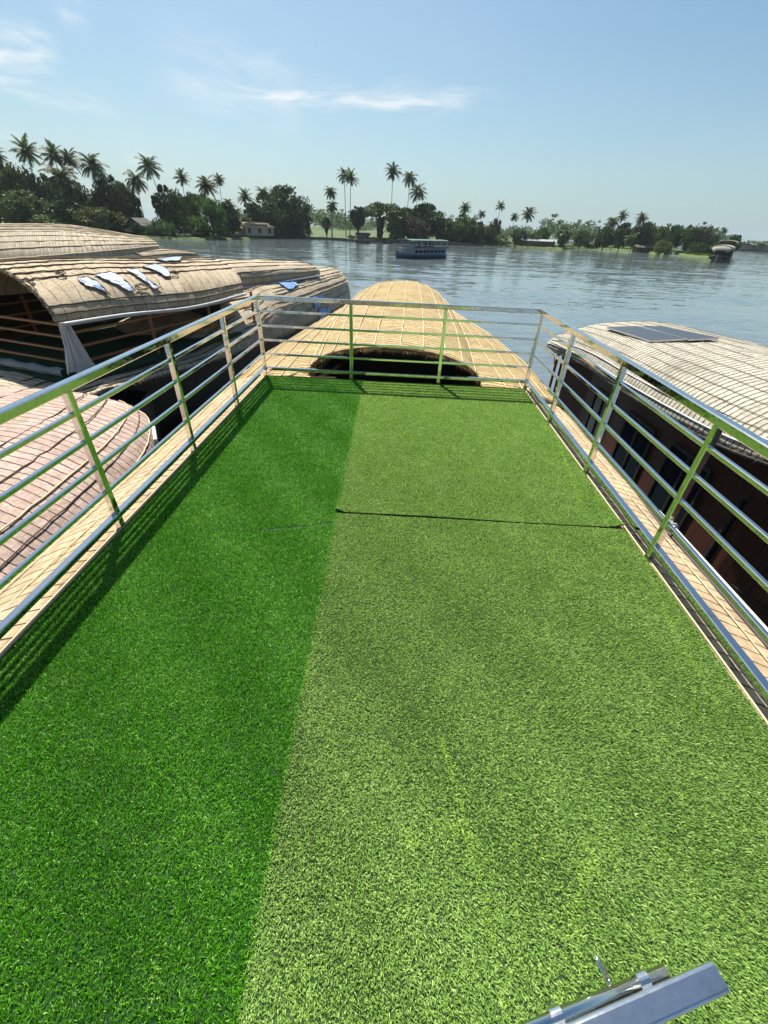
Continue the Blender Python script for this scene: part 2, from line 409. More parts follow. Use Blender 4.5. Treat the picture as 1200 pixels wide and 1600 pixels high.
# low stone quay along the middle bank
def quay():
    px = [(478, 373), (520, 375), (560, 378), (640, 381), (700, 383), (760, 385)]
    b = MB(); pts = [onz(x, y, WZ) for x, y in px]; rows = [[], [], [], []]
    for a, c in zip(pts[:-1], pts[1:]):
        for k in range(8):
            p = a.lerp(c, k/8)+Vector((rnd.uniform(-.15, .15), rnd.uniform(-.15, .15), 0)); h = .75+rnd.uniform(-.15, .15)
            rows[0].append(p+Vector((0, 0, -.5))); rows[1].append(p+Vector((0, .1, h)))
            rows[2].append(p+Vector((0, 1.1, h))); rows[3].append(p+Vector((0, 1.3, -.5)))
    tag(b.grid(rows).build('quay_wall', STONE), 'low mossy stone quay wall along the far bank behind the tour boat', 'wall')
quay()

# ------------------------------------------------------------------ roofs
def arch_pt(L, C, Rr, v, p=.8):
    Mp = (L+Rr)/2; th = math.pi*v
    c = -math.cos(th); c = math.copysign(abs(c)**.92, c)
    return Mp+(Rr-L)/2*c+(C-Mp)*(max(math.sin(th), 0)**p)
def smooth_st(st, sub):
    """Catmull-Rom through stations of (L, C, R)"""
    out = []; n = len(st)
    for i in range(n-1):
        for k in range(sub):
            t = k/sub; row = []
            for j in range(3):
                p0, p1, p2, p3 = st[max(i-1, 0)][j], st[i][j], st[i+1][j], st[min(i+2, n-1)][j]
                row.append(.5*((2*p1)+(p2-p0)*t+(2*p0-5*p1+4*p2-p3)*t*t+(-p0+3*p1-3*p2+p3)*t**3))
            out.append(tuple(row))
    out.append(tuple(Vector(q) for q in st[-1])); return out
def loft(name, st, m, parent, v0=0.0, v1=1.0, nv=36, sub=8, p=.8, lump=.015, thick=.05, seed=1, flat=None):
    st = [tuple(Vector(q) for q in s_) for s_ in st]
    ss = smooth_st(st, sub); r_ = random.Random(seed)
    ph = [(r_.uniform(1, 3), r_.uniform(2, 5), r_.uniform(0, 6)) for _ in range(4)]
    V = []; UV = []; u = 0.0; half = None
    for i, s_ in enumerate(ss):
        if i: u += (s_[1]-ss[i-1][1]).length
        w = 0; prev = None
        for j in range(nv+1):
            v = v0+(v1-v0)*j/nv; q = arch_pt(*s_, v, p)
            if prev is not None: w += (q-prev).length
            prev = q
            bump = sum(math.sin(a*u*1.3+b*w*1.1+c) for a, b, c in ph)/4*lump+r_.uniform(-1, 1)*lump*.3
            V.append(q+Vector((0, 0, bump))); UV.append((u, w))
    n = nv+1
    Fq = np.array([(i*n+j, i*n+j+1, (i+1)*n+j+1, (i+1)*n+j) for i in range(len(ss)-1) for j in range(nv)])
    o = np_mesh(name, np.array([tuple(q) for q in V]), [Fq], m, parent, np.array(UV), True)
    if thick:
        sm = o.modifiers.new('solid', 'SOLIDIFY'); sm.thickness = thick; sm.offset = -1
        # make the sheet grow inwards, away from the sky
        nz = o.data.polygons[len(Fq)//2].normal.z
        sm.offset = -1 if nz > 0 else 1
    def at(sv, v, off=.012):
        i = min(int(sv*(len(ss)-1)), len(ss)-2); f = sv*(len(ss)-1)-i
        a, b2 = arch_pt(*ss[i], v, p), arch_pt(*ss[i+1], v, p)
        q = a.lerp(b2, f); t1 = b2-a; t2 = arch_pt(*ss[i], min(v+.01, 1), p)-arch_pt(*ss[i], max(v-.01, 0), p)
        nn = t1.cross(t2)
        nn = nn.normalized() if nn.length > 1e-9 else Vector((0, 0, 1))
        if nn.z < 0: nn = -nn
        return q+nn*off
    o_at = at
    return o, o_at, len(ss)
def ropes(roof, at, vs, m, r, s0=0.0, s1=1.0, n=40, name='rope', wob=.006, off=.012, seed=3):
    rr = random.Random(seed)
    for v in vs:
        pts = [at(s0+(s1-s0)*k/n, v+rr.uniform(-wob, wob)*.4, off+rr.uniform(-1, 1)*.004) for k in range(n+1)]
        MB().tube(pts, r, 5).build(name, m, roof, True)
def fringe(pts, parent, m, n, lmin, lmax, down=.6, seed=1, out=None, w=.004):
    """loose straw ends along a mat's edge"""
    g = np.random.default_rng(seed); P = np.array([tuple(p) for p in pts]); sg = np.linalg.norm(np.diff(P, axis=0), axis=1)
    cu = np.concatenate([[0], np.cumsum(sg)]); t_ = g.uniform(0, cu[-1], n)
    Q = np.stack([np.interp(t_, cu, P[:, i]) for i in range(3)], 1)+g.normal(0, .006, (n, 3))
    D = g.normal(0, .6, (n, 3)); D[:, 2] = -down*np.abs(g.normal(1, .4, n))
    if out is not None: D += np.array(out)*g.uniform(.3, 1.2, (n, 1))
    D /= np.linalg.norm(D, axis=1)[:, None]; Ln = g.uniform(lmin, lmax, n)*g.uniform(.4, 1, n)
    S_ = np.cross(D, g.normal(0, 1, (n, 3))); S_ /= np.linalg.norm(S_, axis=1)[:, None]; S_ *= w*g.uniform(.6, 1.5, (n, 1))
    V = np.stack([Q-S_, Q+S_, Q+D*Ln[:, None]], 1).reshape(-1, 3)
    o = np_mesh('straw_fringe', V, [np.arange(n)[:, None]*3+np.array([[0, 1, 2]])], m, parent); o['kind'] = 'stuff'
    return o
def V3(*a): return Vector(a)
def mirror(C, Rr, z=None):
    return Vector((2*C.x-Rr.x, 2*C.y-Rr.y, Rr.z if z is None else z))

# ------------------------------------------------------------------ the boat we stand on
own = empty('houseboat', (1.7, 4, WZ), 'houseboat in the foreground with golden domed bow roof and green turfed sun deck', 'houseboat', 'moored thatched houseboats')
DW = 3.408558
MB().box((DW/2, 1.0, -.06), (DW+.10, 8.9, .1)).build('deck', PLANK, own)
# hull: tapered towards the bow
def hull(name, sections, m, parent):
    """sections: (centre, half width, z top, z bottom, direction unit xy)"""
    rows = []
    for c, hw, zt, zb, d in sections:
        s_ = Vector((d[1], -d[0], 0))
        rows.append([Vector((c[0], c[1], zt))-s_*hw, Vector((c[0], c[1], (zt+zb)/2))-s_*hw*.97, Vector((c[0], c[1], zb))-s_*hw*.7,
                     Vector((c[0], c[1], zb))+s_*hw*.7, Vector((c[0], c[1], (zt+zb)/2))+s_*hw*.97, Vector((c[0], c[1], zt))+s_*hw])
    b = MB().grid(rows); k = len(b.v)
    b.f.append(tuple(range(5, -1, -1))); b.f.append(tuple(range(k-6, k)))
    return b.build(name, m, parent)
D0 = (0, 1)
hull('hull', [((1.7, -5), 1.7, -2.2, -3.7, D0), ((1.7, 0), 2.1, -2.3, -3.7, D0), ((1.7, 8), 2.1, -2.3, -3.7, D0), ((1.72, 13), 1.4, -2.2, -3.7, D0), ((1.74, 17), .5, -1.6, -3.5, D0), ((1.74, 18.6), .05, -.9, -3.3, D0)], DARKWOOD, own)
MB().box((-.08, .7, -1.3), (.06, 9.4, 2.35)).build('cabin_wall', WALLWOOD, own)
MB().box((DW+.08, .7, -1.3), (.06, 9.4, 2.35)).build('cabin_wall', WALLWOOD, own)
MB().grid([[(-.1, y, -2.25), (3.5, y, -2.25)] for y in (-3.5, 5, 11)]).build('cabin_floor', PLANK, own)

# matted side strips outside the railing
SEC = [(.0, -.006), (.05, -.005), (.085, -.012), (.105, -.06), (.13, -.145), (.16, -.168), (.24, -.178), (.32, -.186), (.40, -.195), (.48, -.207), (.545, -.222), (.585, -.25)]  # right profile, shaped so the rail's shadows fall out of sight
SECL = [(.0, -.006), (.05, -.005), (.10, -.012), (.16, -.03), (.22, -.05), (.28, -.07), (.34, -.09), (.40, -.115), (.46, -.14), (.52, -.165), (.57, -.19), (.61, -.225)]
def side_mat(side):
    """matting that covers the deck edge and drops to the roof's shoulder outside the railing"""
    V = []; UV = []; ny = 110; rr = random.Random(5+side); sec = SEC if side > 0 else SECL; nx = len(sec)-1
    for i in range(ny+1):
        y = -3.2+(5.47+3.2)*i/ny; a = 0; pv = None
        for j, (dx, z) in enumerate(sec):
            w = (.012*math.sin(y*1.7+side)+.008*math.sin(y*4.1))*(j/nx)
            x = (-.02-dx-w) if side < 0 else DW-.012+dx+w
            if pv: a += math.hypot(dx-pv[0], z-pv[1])
            pv = (dx, z)
            V.append((x, y, z+rr.uniform(-1, 1)*.003+.004*math.sin(y*7+j))); UV.append((y, a))
    n = nx+1
    Fq = np.array([(i*n+j, i*n+j+1, (i+1)*n+j+1, (i+1)*n+j) for i in range(ny) for j in range(nx)])
    o = np_mesh('side_matting', np.array(V), [Fq], TH_SIDE, own, np.array(UV), True)
    sm = o.modifiers.new('solid', 'SOLIDIFY'); sm.thickness = .012
    sm.offset = -1 if o.data.polygons[0].normal.z > 0 else 1
    for dx in ((.30, .46) if side > 0 else (.24, .42)):
        z = np.interp(dx, [q[0] for q in sec], [q[1] for q in sec])
        pts = [((-.02-dx) if side < 0 else DW-.012+dx, -3+8.4*k/79, z+.009+.004*math.sin((-3+8.4*k/79)*7+8)) for k in range(80)]
        pts = [(x+rr.uniform(-1, 1)*.003, y, z_) for x, y, z_ in pts]
        MB().tube(pts, .0045, 5).build('rope', ROPE, o, True)
    # whitish batten along the turf edge
    xb = -.012 if side < 0 else DW-.005
    MB().tube([(xb+rr.uniform(-1, 1)*.0015, -3+8.4*k/40, .002) for k in range(41)], .006, 5).build('edge_batten', ROPE, o, True)
    xo, zo = (-.645, -.235) if side < 0 else (DW+.585, -.262)
    MB().tube([(xo+rr.uniform(-1, 1)*.008, -3+8.4*k/20, zo) for k in range(21)], .018, 7).build('edge_pole', BAMBOO if side < 0 else DARKWOOD, o, True)
side_mat(-1); side_mat(1)
MB().tube([(DW+.61, -3, -.20), (DW+.605, 1, -.20), (DW+.60, 2.3, -.205), (DW+.595, 2.95, -.21)], .017, 10).build('pipe', ROPE_W, own, True)
pp = MB(); pp.tube([(DW+.50, 2.72, -.20), (DW+.54, 2.72, -.165), (DW+.60, 2.72, -.17), (DW+.63, 2.72, -.21)], .010, 6).build('pipe_bracket', PIPE_G, own, True)

# domed bow roof
ST = []
for y, xl, xc, xr, zl, zc, zr in ((5.62, .56, 1.62, 2.88, -.06, .385, -.06), (7.5, .42, 1.64, 2.96, -.05, .42, -.05), (9.5, .36, 1.66, 2.98, -.05, .44, -.05),
                                  (11.5, .42, 1.68, 2.96, -.07, .45, -.07), (13.0, .55, 1.72, 2.88, -.12, .44, -.12), (14.0, .78, 1.74, 2.70, -.25, .36, -.25), (14.6, 1.15, 1.75, 2.36, -.5, .12, -.5), (14.8, 1.55, 1.75, 1.95, -.7, -.35, -.7)):
    ST.append((V3(xl, y, zl), V3(xc, y, zc), V3(xr, y, zr)))
roof, at, _ = loft('bow_roof', ST, TH_OWN, own, p=.85, sub=10, nv=48, lump=.014, thick=.05)
ropes(roof, at, [.1, .19, .28, .37, .45, .53, .61, .7, .79, .89], ROPE, .008, 0, .97, 60)
MB().add([(.6, 6.9, -2.2)]+[(1.65-1.05*math.cos(math.pi*k/12), 6.9, -.12+.42*math.sin(math.pi*k/12)) for k in range(13)]+[(2.7, 6.9, -2.2)], [tuple(range(15))]).build('arch_shade_sheet', DARKWOOD, own)  # dark sheet added behind the arch to keep its opening black
# rounded lip of the arch
MB().tube([at(0.0, k/60, -.02+rnd.uniform(-1, 1)*.012)+V3(0, rnd.uniform(-.02, .02), 0) for k in range(61)], [rnd.uniform(.008, .028) for _ in range(61)], 6).build('arch_lip', TH_OWN, roof, True)
STRAW = plain('loose golden straw', (.42, .28, .12, 1), .9, scale=30, var=.5)
STRAW_G = plain('loose grey straw', (.26, .21, .15, 1), .9, scale=30, var=.5)
fringe([at(0.0, k/60, -.02) for k in range(61)], roof, STRAW, 1500, .03, .11, .7, 1, (0, -.5, 0))
# skirts either side of the dome
for sgn in (-1, 1):
    rowsL = []
    data = ((5.475, -.63, -.20), (6.6, -.66, -.25), (7.84, -.67, -.30), (9.75, -.50, -.35), (11.4, -.30, -.38), (13.0, -.08, -.40), (14.3, .45, -.5), (15.0, 1.0, -.6)) if sgn < 0 else \
           ((5.475, 4.0, -.20), (6.6, 4.06, -.25), (8.05, 4.10, -.30), (9.6, 3.98, -.33), (10.9, 3.80, -.35), (13.4, 3.32, -.40), (14.4, 2.9, -.5), (15.0, 2.3, -.6))
    inner = {5.475: (.30 if sgn < 0 else 3.03)}
    V = []; UV = []; NX = 14; ss = []
    for i in range(len(data)-1):
        for k in range(8):
            f = k/8; a, b_ = data[i], data[i+1]; ss.append(tuple(a[q]+(b_[q]-a[q])*f for q in range(3)))
    ss.append(data[-1]); rr = random.Random(11)
    for y, x, z in ss:
        xi = (.47 if y < 12 else .47+(y-12)*.38) if sgn < 0 else (2.88 if y < 12 else 2.88-(y-12)*.33)
        zi = -.02 if y < 13 else -.02-(y-13)*.3
        if y < 5.7: zi = -.03
        for j in range(NX+1):
            f = j/NX; zz = zi+(z-zi)*(.45*f+.55*f*f)+rr.uniform(-1, 1)*.007+.012*math.sin(y*2.3+f*3)
            V.append((xi+(x-xi)*f, y, zz)); UV.append((y, f*1.1))
    n = NX+1
    Fq = np.array([(i*n+j, i*n+j+1, (i+1)*n+j+1, (i+1)*n+j) for i in range(len(ss)-1) for j in range(NX)])
    sk = np_mesh('roof_skirt', np.array(V), [Fq], TH_OWN, own, np.array(UV), True)
    sm = sk.modifiers.new('solid', 'SOLIDIFY'); sm.thickness = .06; sm.offset = -1 if sk.data.polygons[0].normal.z > 0 else 1
    for f in (.3, .55, .8, .97):
        j = int(f*NX)
        MB().tube([Vector(V[i*n+j])+V3(0, 0, .012) for i in range(0, len(ss))], .0075, 5).build('rope', ROPE, sk, True)
    # dark hull side below the skirt
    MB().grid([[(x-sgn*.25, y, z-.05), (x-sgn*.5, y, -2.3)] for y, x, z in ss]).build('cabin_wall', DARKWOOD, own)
for (x0, y0, x1, y1, z) in ((.28, 5.50, .62, 6.5, -.03), (.46, 5.51, .70, 6.7, -.05), (.60, 5.52, .85, 6.4, -.08), (.34, 5.56, .9, 5.6, -.045)):
    MB().tube([(x0, y0, z), ((x0+x1)/2, (y0+y1)/2, z-.01), (x1, y1, z)], [.03, .028, .024], 8).build('bamboo_pole', BAMBOO, own, True)

# ------------------------------------------------------------------ railing
RH = .95
rail = empty('railing', (DW/2, 5.41, 0), 'polished stainless steel railing enclosing the green turfed deck on three sides', 'railing')
YB = 5.411; YS = [YB-1.1155*k for k in range(0, 8)]
for y in YS:
    for x in (0, DW):
        MB().bar((x, y, -.01), (x, y, RH-.05), .042).build('post', STEEL, rail)
for x in (1.138, 2.271):
    MB().bar((x, YB, -.01), (x, YB, RH-.05), .042).build('post', STEEL, rail)
YE = YS[-1]-.3
RZ = [(.10, .045, .038), (.28, .024, .024), (.45, .024, .024), (.615, .024, .024), (.78, .024, .024)]
for x in (0, DW):
    MB().bar((x, YE, RH-.025), (x, YB+.024, RH-.025), .05, .05).build('top_rail', STEEL, rail)
    for z, w, h in RZ:
        MB().bar((x, YE, z), (x, YB-.022, z), w, h).build('bottom_rail' if z < .2 else 'rail', STEEL, rail)
MB().bar((.0255, YB, RH-.025), (DW-.0255, YB, RH-.025), .048, .049).build('top_rail', STEEL, rail)
for z, w, h in RZ:
    MB().bar((.022, YB, z), (DW-.022, YB, z), w, h).build('bottom_rail' if z < .2 else 'rail', STEEL, rail)

# ------------------------------------------------------------------ artificial turf
def seg_dist(x, y, pts):
    """distance to a polyline and its local direction"""
    D = np.full(len(x), 9.0); A = np.zeros(len(x))
    for (ax, ay), (bx, by) in zip(pts[:-1], pts[1:]):
        dx, dy = bx-ax, by-ay; t = np.clip(((x-ax)*dx+(y-ay)*dy)/(dx*dx+dy*dy), 0, 1)
        d = np.hypot(x-ax-t*dx, y-ay-t*dy); c = d < D; D[c] = d[c]; A[c] = math.atan2(dy, dx)
    return D, A
def turf(name, label, poly, z0, mb, mblade, near, far, blade, seed, edge=None, zf=None, part=(), flat=()):
    """blades spread over a sheet (x from xa to xb, interpolated from y0 to y1) that may lift off the deck by zf"""
    (y0, y1, xa0, xa1, xb0, xb1) = poly
    zf = zf or (lambda x, y: 0*x)
    rows = []
    for k in range(41):
        f = (k/40)**2.2; y = y0+(y1-y0)*f; xs = [xa0+(xa1-xa0)*f+(xb0+(xb1-xb0)*f-(xa0+(xa1-xa0)*f))*j/32 for j in range(33)]
        rows.append([(x, y, z0+float(zf(np.array([x]), np.array([y]))[0])) for x in xs])
    root = MB().grid(rows, .007).build(name, mb)
    tag(root, label, 'artificial turf', 'artificial turf sheets on the deck')
    g = np.random.default_rng(seed)
    A = (y1-y0)*max(abs(xb0-xa0), abs(xb1-xa1))
    N0 = int(A*near)
    y = g.uniform(y0, y1, N0); keep = g.uniform(0, 1, N0) < np.clip(1-(y-1.0)/4.4*(1-far/near), far/near, 1)
    y = y[keep]; f = (y-y0)/(y1-y0)
    xa = xa0+(xa1-xa0)*f; xb = xb0+(xb1-xb0)*f; x = xa+(xb-xa)*g.uniform(0, 1, len(y))
    for pts in part:
        D, _ = seg_dist(x, y, pts); k = D > .011+.004*np.sin(x*40); x, y = x[k], y[k]
    N = len(y)
    L = blade[0]*g.uniform(.6, 1.25, N); wd = blade[1]*g.uniform(.7, 1.3, N)*(1+np.clip(y-1.2, 0, 9)*.22)
    fld = np.sin(x*2.1+seed)*.12+np.sin(y*1.7+x*1.3+2*seed)*.12+np.sin(y*5.3-x*4.1)*.1
    az = fld+blade[3]+g.normal(0, blade[4], N); tilt = np.clip(g.normal(blade[2], .30, N)+.1*np.sin(x*9+y*7), .1, 1.45)
    worn = np.zeros(N, bool)
    for pts, w_, st_ in flat:
        D, Ad = seg_dist(x, y, pts); q = st_*np.exp(-(D/w_)**2)*(.65+.35*np.sin(x*23+y*31)); c = g.uniform(0, 1, N) < q; worn |= c
        tilt[c] = g.uniform(1.2, 1.5, c.sum()); az[c] = Ad[c]-1.57+g.normal(0, .5, c.sum())
    dx, dy = np.cos(az), np.sin(az); px, py = -dy, dx
    zb = z0+zf(x, y)
    b1 = np.stack([x-px*wd/2, y-py*wd/2, zb], 1); b2 = np.stack([x+px*wd/2, y+py*wd/2, zb], 1)
    m1 = L*.55; t1 = tilt*.6
    cx, cyy, cz = x+dx*np.sin(t1)*m1, y+dy*np.sin(t1)*m1, zb+np.cos(t1)*m1
    tw = g.normal(0, .5, N); qx, qy = px*np.cos(tw)-py*np.sin(tw), py*np.cos(tw)+px*np.sin(tw)
    c1 = np.stack([cx-qx*wd*.42, cyy-qy*wd*.42, cz], 1); c2 = np.stack([cx+qx*wd*.42, cyy+qy*wd*.42, cz], 1)
    t2 = tilt*1.35; m2 = L*.5
    tip = np.stack([cx+dx*np.sin(t2)*m2, cyy+dy*np.sin(t2)*m2, cz+np.cos(t2)*m2], 1)
    V = np.stack([b1, b2, c2, c1, tip], 1).reshape(-1, 3)
    k = np.arange(N)[:, None]*5
    Q, T3 = k+np.array([[0, 1, 2, 3]]), k+np.array([[3, 2, 4]])
    o = np_mesh('pile', V, [Q[~worn], T3[~worn]], mblade, root); o['kind'] = 'stuff'
    if worn.any():
        o = np_mesh('scuffed_pile', V, [Q[worn], T3[worn]], TURF_W, root); o['kind'] = 'stuff'
    for (a, b_) in edge or ():
        MB().bar(a, b_, .012, .022).build('cut_edge', EDGE, root)
    return root
def seam_x(y):      # seam between dark and light turf
    return 1.430-.034*y+.0018*y*y
YT = 2.365              # cross seam of the light turf
def gl(*px): return [tuple(onz(x, y, .015))[:2] for x, y in px]
turf('artificial_turf', 'dark saturated green turf strip along the left railing', (-.6, 5.38, .028, .028, seam_x(-.6), seam_x(5.38)), .012, BACK_L, TURF_L, 74000, 34000, (.0155, .0027, .72, 1.2, 1.2), 1,
     edge=[((.022, -.6, .01), (.022, 5.38, .01))],
     part=[gl((527, 816), (480, 823), (405, 829))], flat=[(gl((243, 1460), (236, 1640)), .014, .12)])  # blades left out along a line to draw the fold's shadow
lift = lambda x, y: .004*np.exp(-np.clip(y-YT, 0, 9)/.05)+.030*np.exp(-np.clip(y-YT, 0, 9)/.05)*(np.exp(-((x-seam_x(YT))/.045)**2)+np.exp(-((x-3.37)/.05)**2))+.004*np.sin(x*4)*np.exp(-np.clip(y-YT, 0, 9)/.1)
turf('artificial_turf', 'lighter olive green turf sheet at the far right, beyond the dark cross seam', (YT, 5.38, seam_x(YT)-.004, seam_x(5.38)-.004, DW-.03, DW-.03), .013, BACK_R, TURF_R, 74000, 40000, (.0135, .0027, .8, -1.5, .95), 2, zf=lift,
     flat=[(gl((862, 655), (880, 710), (908, 785)), .02, .5)])
turf('artificial_turf', 'largest olive green turf sheet, nearest on the right with pale drag marks', (-.6, YT-.014, seam_x(-.6)-.004, seam_x(YT)-.002, DW-.03, DW-.03), .012, BACK_R, TURF_R, 74000, 40000, (.0135, .0027, .8, -1.5, .95), 3,
     flat=[(gl((690, 1150), (712, 1215), (735, 1300), (750, 1370), (768, 1450), (790, 1560)), .014, .42), (gl((1010, 880), (1060, 1000), (1130, 1110)), .02, .35), (gl((640, 1310), (720, 1290)), .03, .3), (gl((860, 1500), (900, 1420), (930, 1300)), .04, .2)])

# ------------------------------------------------------------------ latch bar at our feet
def latch():
    z = .93
    a = onz(1121, 1527, z); b = onz(862, 1643, z); d = (a-b).normalized(); s_ = Vector((-d.y, d.x, 0))
    b2 = a-d*.9
    root = empty('entrance_gate_rail', (b2.x, b2.y, 0), 'short stainless steel rail with sliding bolt at the lower right corner', 'gate rail')
    rl = MB().bar(b2, a, .028, .022).build('rail', STEEL_B, root, bevel=.002)
    MB().bar((b2.x, b2.y, 0.02), (b2.x, b2.y, z-.02), .04).build('post', STEEL_B, root)
    r0 = onz(1040, 1517, z); r1 = r0-d*.5
    MB().tube([r1, r0], .0068, 14).build('bolt', STEEL, root, True)
    for px in ((1003, 1532), (868, 1588)):
        c = onz(*px, z); t_ = MB(); n = 18
        t_.tube([c-d*.007, c+d*.007], .0084, 24); bd = t_.build('bolt_sleeve', STEEL_B, root)
        MB().box(c-s_*.013-V3(0, 0, .006), (.012, .012, .010), d.to_track_quat('X', 'Z').to_matrix()).build('weld', STEEL_B, bd, bevel=.003)
    # ring tab standing on the far side below the bolt
    c = onz(945, 1520, z-.012); n = 20; rb = MB()
    e1 = V3(-.42, .72, .45).normalized(); e2 = V3(.50, .35, -.55).normalized()
    rows = []; nn_ = e1.cross(e2).normalized()*.0012
    for i in range(n+1):
        th = 2*math.pi*i/n; q = e1*math.cos(th)*1.5+e2*math.sin(th)*.62
        rows.append([c+q*.012+nn_, c+q*.0058+nn_, c+q*.0058-nn_, c+q*.012-nn_, c+q*.012+nn_])
    rb.grid(rows).build('ring_tab', STEEL_B, root, True)
latch()

# ------------------------------------------------------------------ neighbour on the left with the torn canopy
GRP = 'moored thatched houseboats'
hA = R(17); dA = V3(math.sin(hA), math.cos(hA), 0); sA = V3(math.cos(hA), -math.sin(hA), 0); cA = V3(-6.5, 8.5, 0)
def A(s, w, z): return cA+dA*s+sA*w+V3(0, 0, z)
boatA = empty('houseboat', (cA.x, cA.y, WZ), 'long houseboat left of our deck with torn beige upper canopy showing blue tarpaulin', 'houseboat', GRP)
# upper canopy
eaveA = [onz(89, 504, 0), onz(190, 489, -.06), onz(300, 477, -.09), onz(380, 457, -.1)]
crA = [ony(-130, 425, 8.9), None, None, None]
stA = []
for k, e in enumerate(eaveA):
    s_ = (e-cA).dot(dA); wE = (e-cA).dot(sA)
    if k == 0: zc = .80
    else: zc = (.80, .80, .74, .62)[k]
    s2 = s_+(.35, .5, .7, 1.0)[k]*1.2
    stA.append((A(s2+.3, wE-4.1, e.z), A(s2, wE-2.05, zc), e))
canopy, atA, _ = loft('canopy', stA, TH_A, boatA, p=1.15, sub=16, nv=44, lump=.014, thick=.06, seed=4)
ropes(canopy, atA, [.46, .51, .56, .61, .66, .71], ROPE_D, .016, 0, 1, 40, wob=.012)
ropes(canopy, atA, [.885, .94], ROPE_D, .014, 0, 1, 40, wob=.006)
MB().tube([e+V3(.05, 0, -.04) for e in [stA[0][2]]+[smooth_st([tuple(Vector(q) for q in s_) for s_ in stA], 6)[i][2] for i in range(1, 19)]], .04, 10).build('gutter_pipe', PIPE_G, boatA, True)
# torn patches: tarpaulin showing through, with curled matting edges
def patch(at, outline, seed):
    rr = random.Random(seed)
    sc = sum(p[0] for p in outline)/len(outline); vc = sum(p[1] for p in outline)/len(outline)
    ring = []
    n = len(outline)
    for i in range(n):
        a, b_ = outline[i], outline[(i+1) % n]
        for k in range(4):
            f = k/4; ring.append((a[0]+(b_[0]-a[0])*f+rr.uniform(-.004, .004), a[1]+(b_[1]-a[1])*f+rr.uniform(-.003, .003)))
    rows = []
    for q in (0.02, .35, .7, 1.0):
        rows.append([at(sc+(s_-sc)*q, vc+(v-vc)*q, .038+rr.uniform(-1, 1)*.006*(q < 1)) for s_, v in ring+[ring[0]]])
    o = MB().grid(rows).build('tarpaulin_patch', TARP, canopy, True)
    lip = [at(s_, v, .032+rr.uniform(0, .014)) for s_, v in ring+[ring[0]]]
    MB().tube(lip, [.006+rr.uniform(0, .012) for _ in lip], 5).build('torn_edge', TH_A_PLAIN, o, True)
TH_A_PLAIN = plain('frayed matting edge', (.30, .235, .16, 1), .95, scale=20)
def sv(at, x, y):
    """nearest (s, v) on the canopy to the sight line of a photo point"""
    best = None; d = ray(x, y).normalized()
    for i in range(61):
        for j in range(37, 81):
            q = at(i/60, j/80, 0)-CAM; e = (q-d*q.dot(d)).length/q.length
            if best is None or e < best[0]: best = (e, i/60, j/80)
    _, s0, v0 = best
    for i in range(-6, 7):
        for j in range(-6, 7):
            s_, v = s0+i/400, v0+j/500
            if not (0 <= s_ <= 1 and .45 <= v <= 1): continue
            q = at(s_, v, 0)-CAM; e = (q-d*q.dot(d)).length/q.length
            if e < best[0]: best = (e, s_, v)
    return best[1], best[2]
for k, poly in enumerate([[(120, 438), (133, 435), (150, 441), (165, 456), (172, 463), (152, 453), (133, 448)],
                          [(148, 431), (172, 427), (187, 433), (203, 447), (212, 456), (200, 457), (178, 445), (160, 437)],
                          [(196, 424), (214, 422), (226, 434), (240, 445), (250, 451), (240, 453), (224, 440), (208, 430)],
                          [(224, 419), (243, 415), (262, 423), (266, 434), (258, 434), (244, 426)],
                          [(244, 408), (262, 405), (284, 403), (279, 410), (258, 411)]]):
    patch(atA, [sv(atA, *p) for p in poly], k)
def tangle(at, s_, v, size, seed, root):
    rr = random.Random(seed); pts = []
    for k in range(34):
        a = k*.55+rr.uniform(-.2, .2); q = size*(.4+.6*rr.random())
        pts.append(at(min(max(s_+q*math.cos(a)*.09, 0), 1), min(max(v+q*math.sin(a)*.06, 0), 1), .04+rr.uniform(0, .05)))
    MB().tube(pts, .008, 5).build('rope_tangle', ROPE_D, root, True)
for k, (x, y, q) in enumerate(((40, 452, 1.0), (222, 452, .8), (95, 432, .5), (272, 430, .5))):
    tangle(atA, *sv(atA, x, y), q*.5, k, canopy)
# lower roof and bow dome of the same boat
lowR = [onz(60, 640, -1.1), onz(150, 612, -1.15), onz(260, 585, -1.35), onz(330, 565, -1.45), onz(400, 541, -1.55), onz(450, 522, -1.6), onz(500, 498, -1.55), onz(545, 472, -1.35)]
stL = []
for k, e in enumerate(lowR):
    s_ = (e-cA).dot(dA); wE = (e-cA).dot(sA); zc = (-1.10, -1.10, -1.10, -1.08, -.55, -.16, -.08, .0)[k]
    wc = (0, 0, 0, 0, .05, .1, .12, .1)[k]
    stL.append((A(s_, 2*wc-wE, e.z), A(s_, wc, zc), e))
sE = (lowR[-1]-cA).dot(dA)
stL.append((A(sE+1.3, -.75, -1.3), A(sE+1.3, .1, -.12), A(sE+1.3, .95, -1.3)))
stL.append((A(sE+2.0, -.3, -1.2), A(sE+2.0, .1, -.7), A(sE+2.0, .5, -1.2)))
low, atL, _ = loft('lower_roof', stL, TH_A2, boatA, p=.78, sub=10, nv=44, lump=.05, thick=.08, seed=9)
ropes(low, atL, [.55, .62, .68, .74, .80, .86, .92], ROPE_D, .014, .05, .97, 60, wob=.012)
ropes(low, atL, [.71, .83], ROPE, .014, .35, .97, 40, wob=.015)
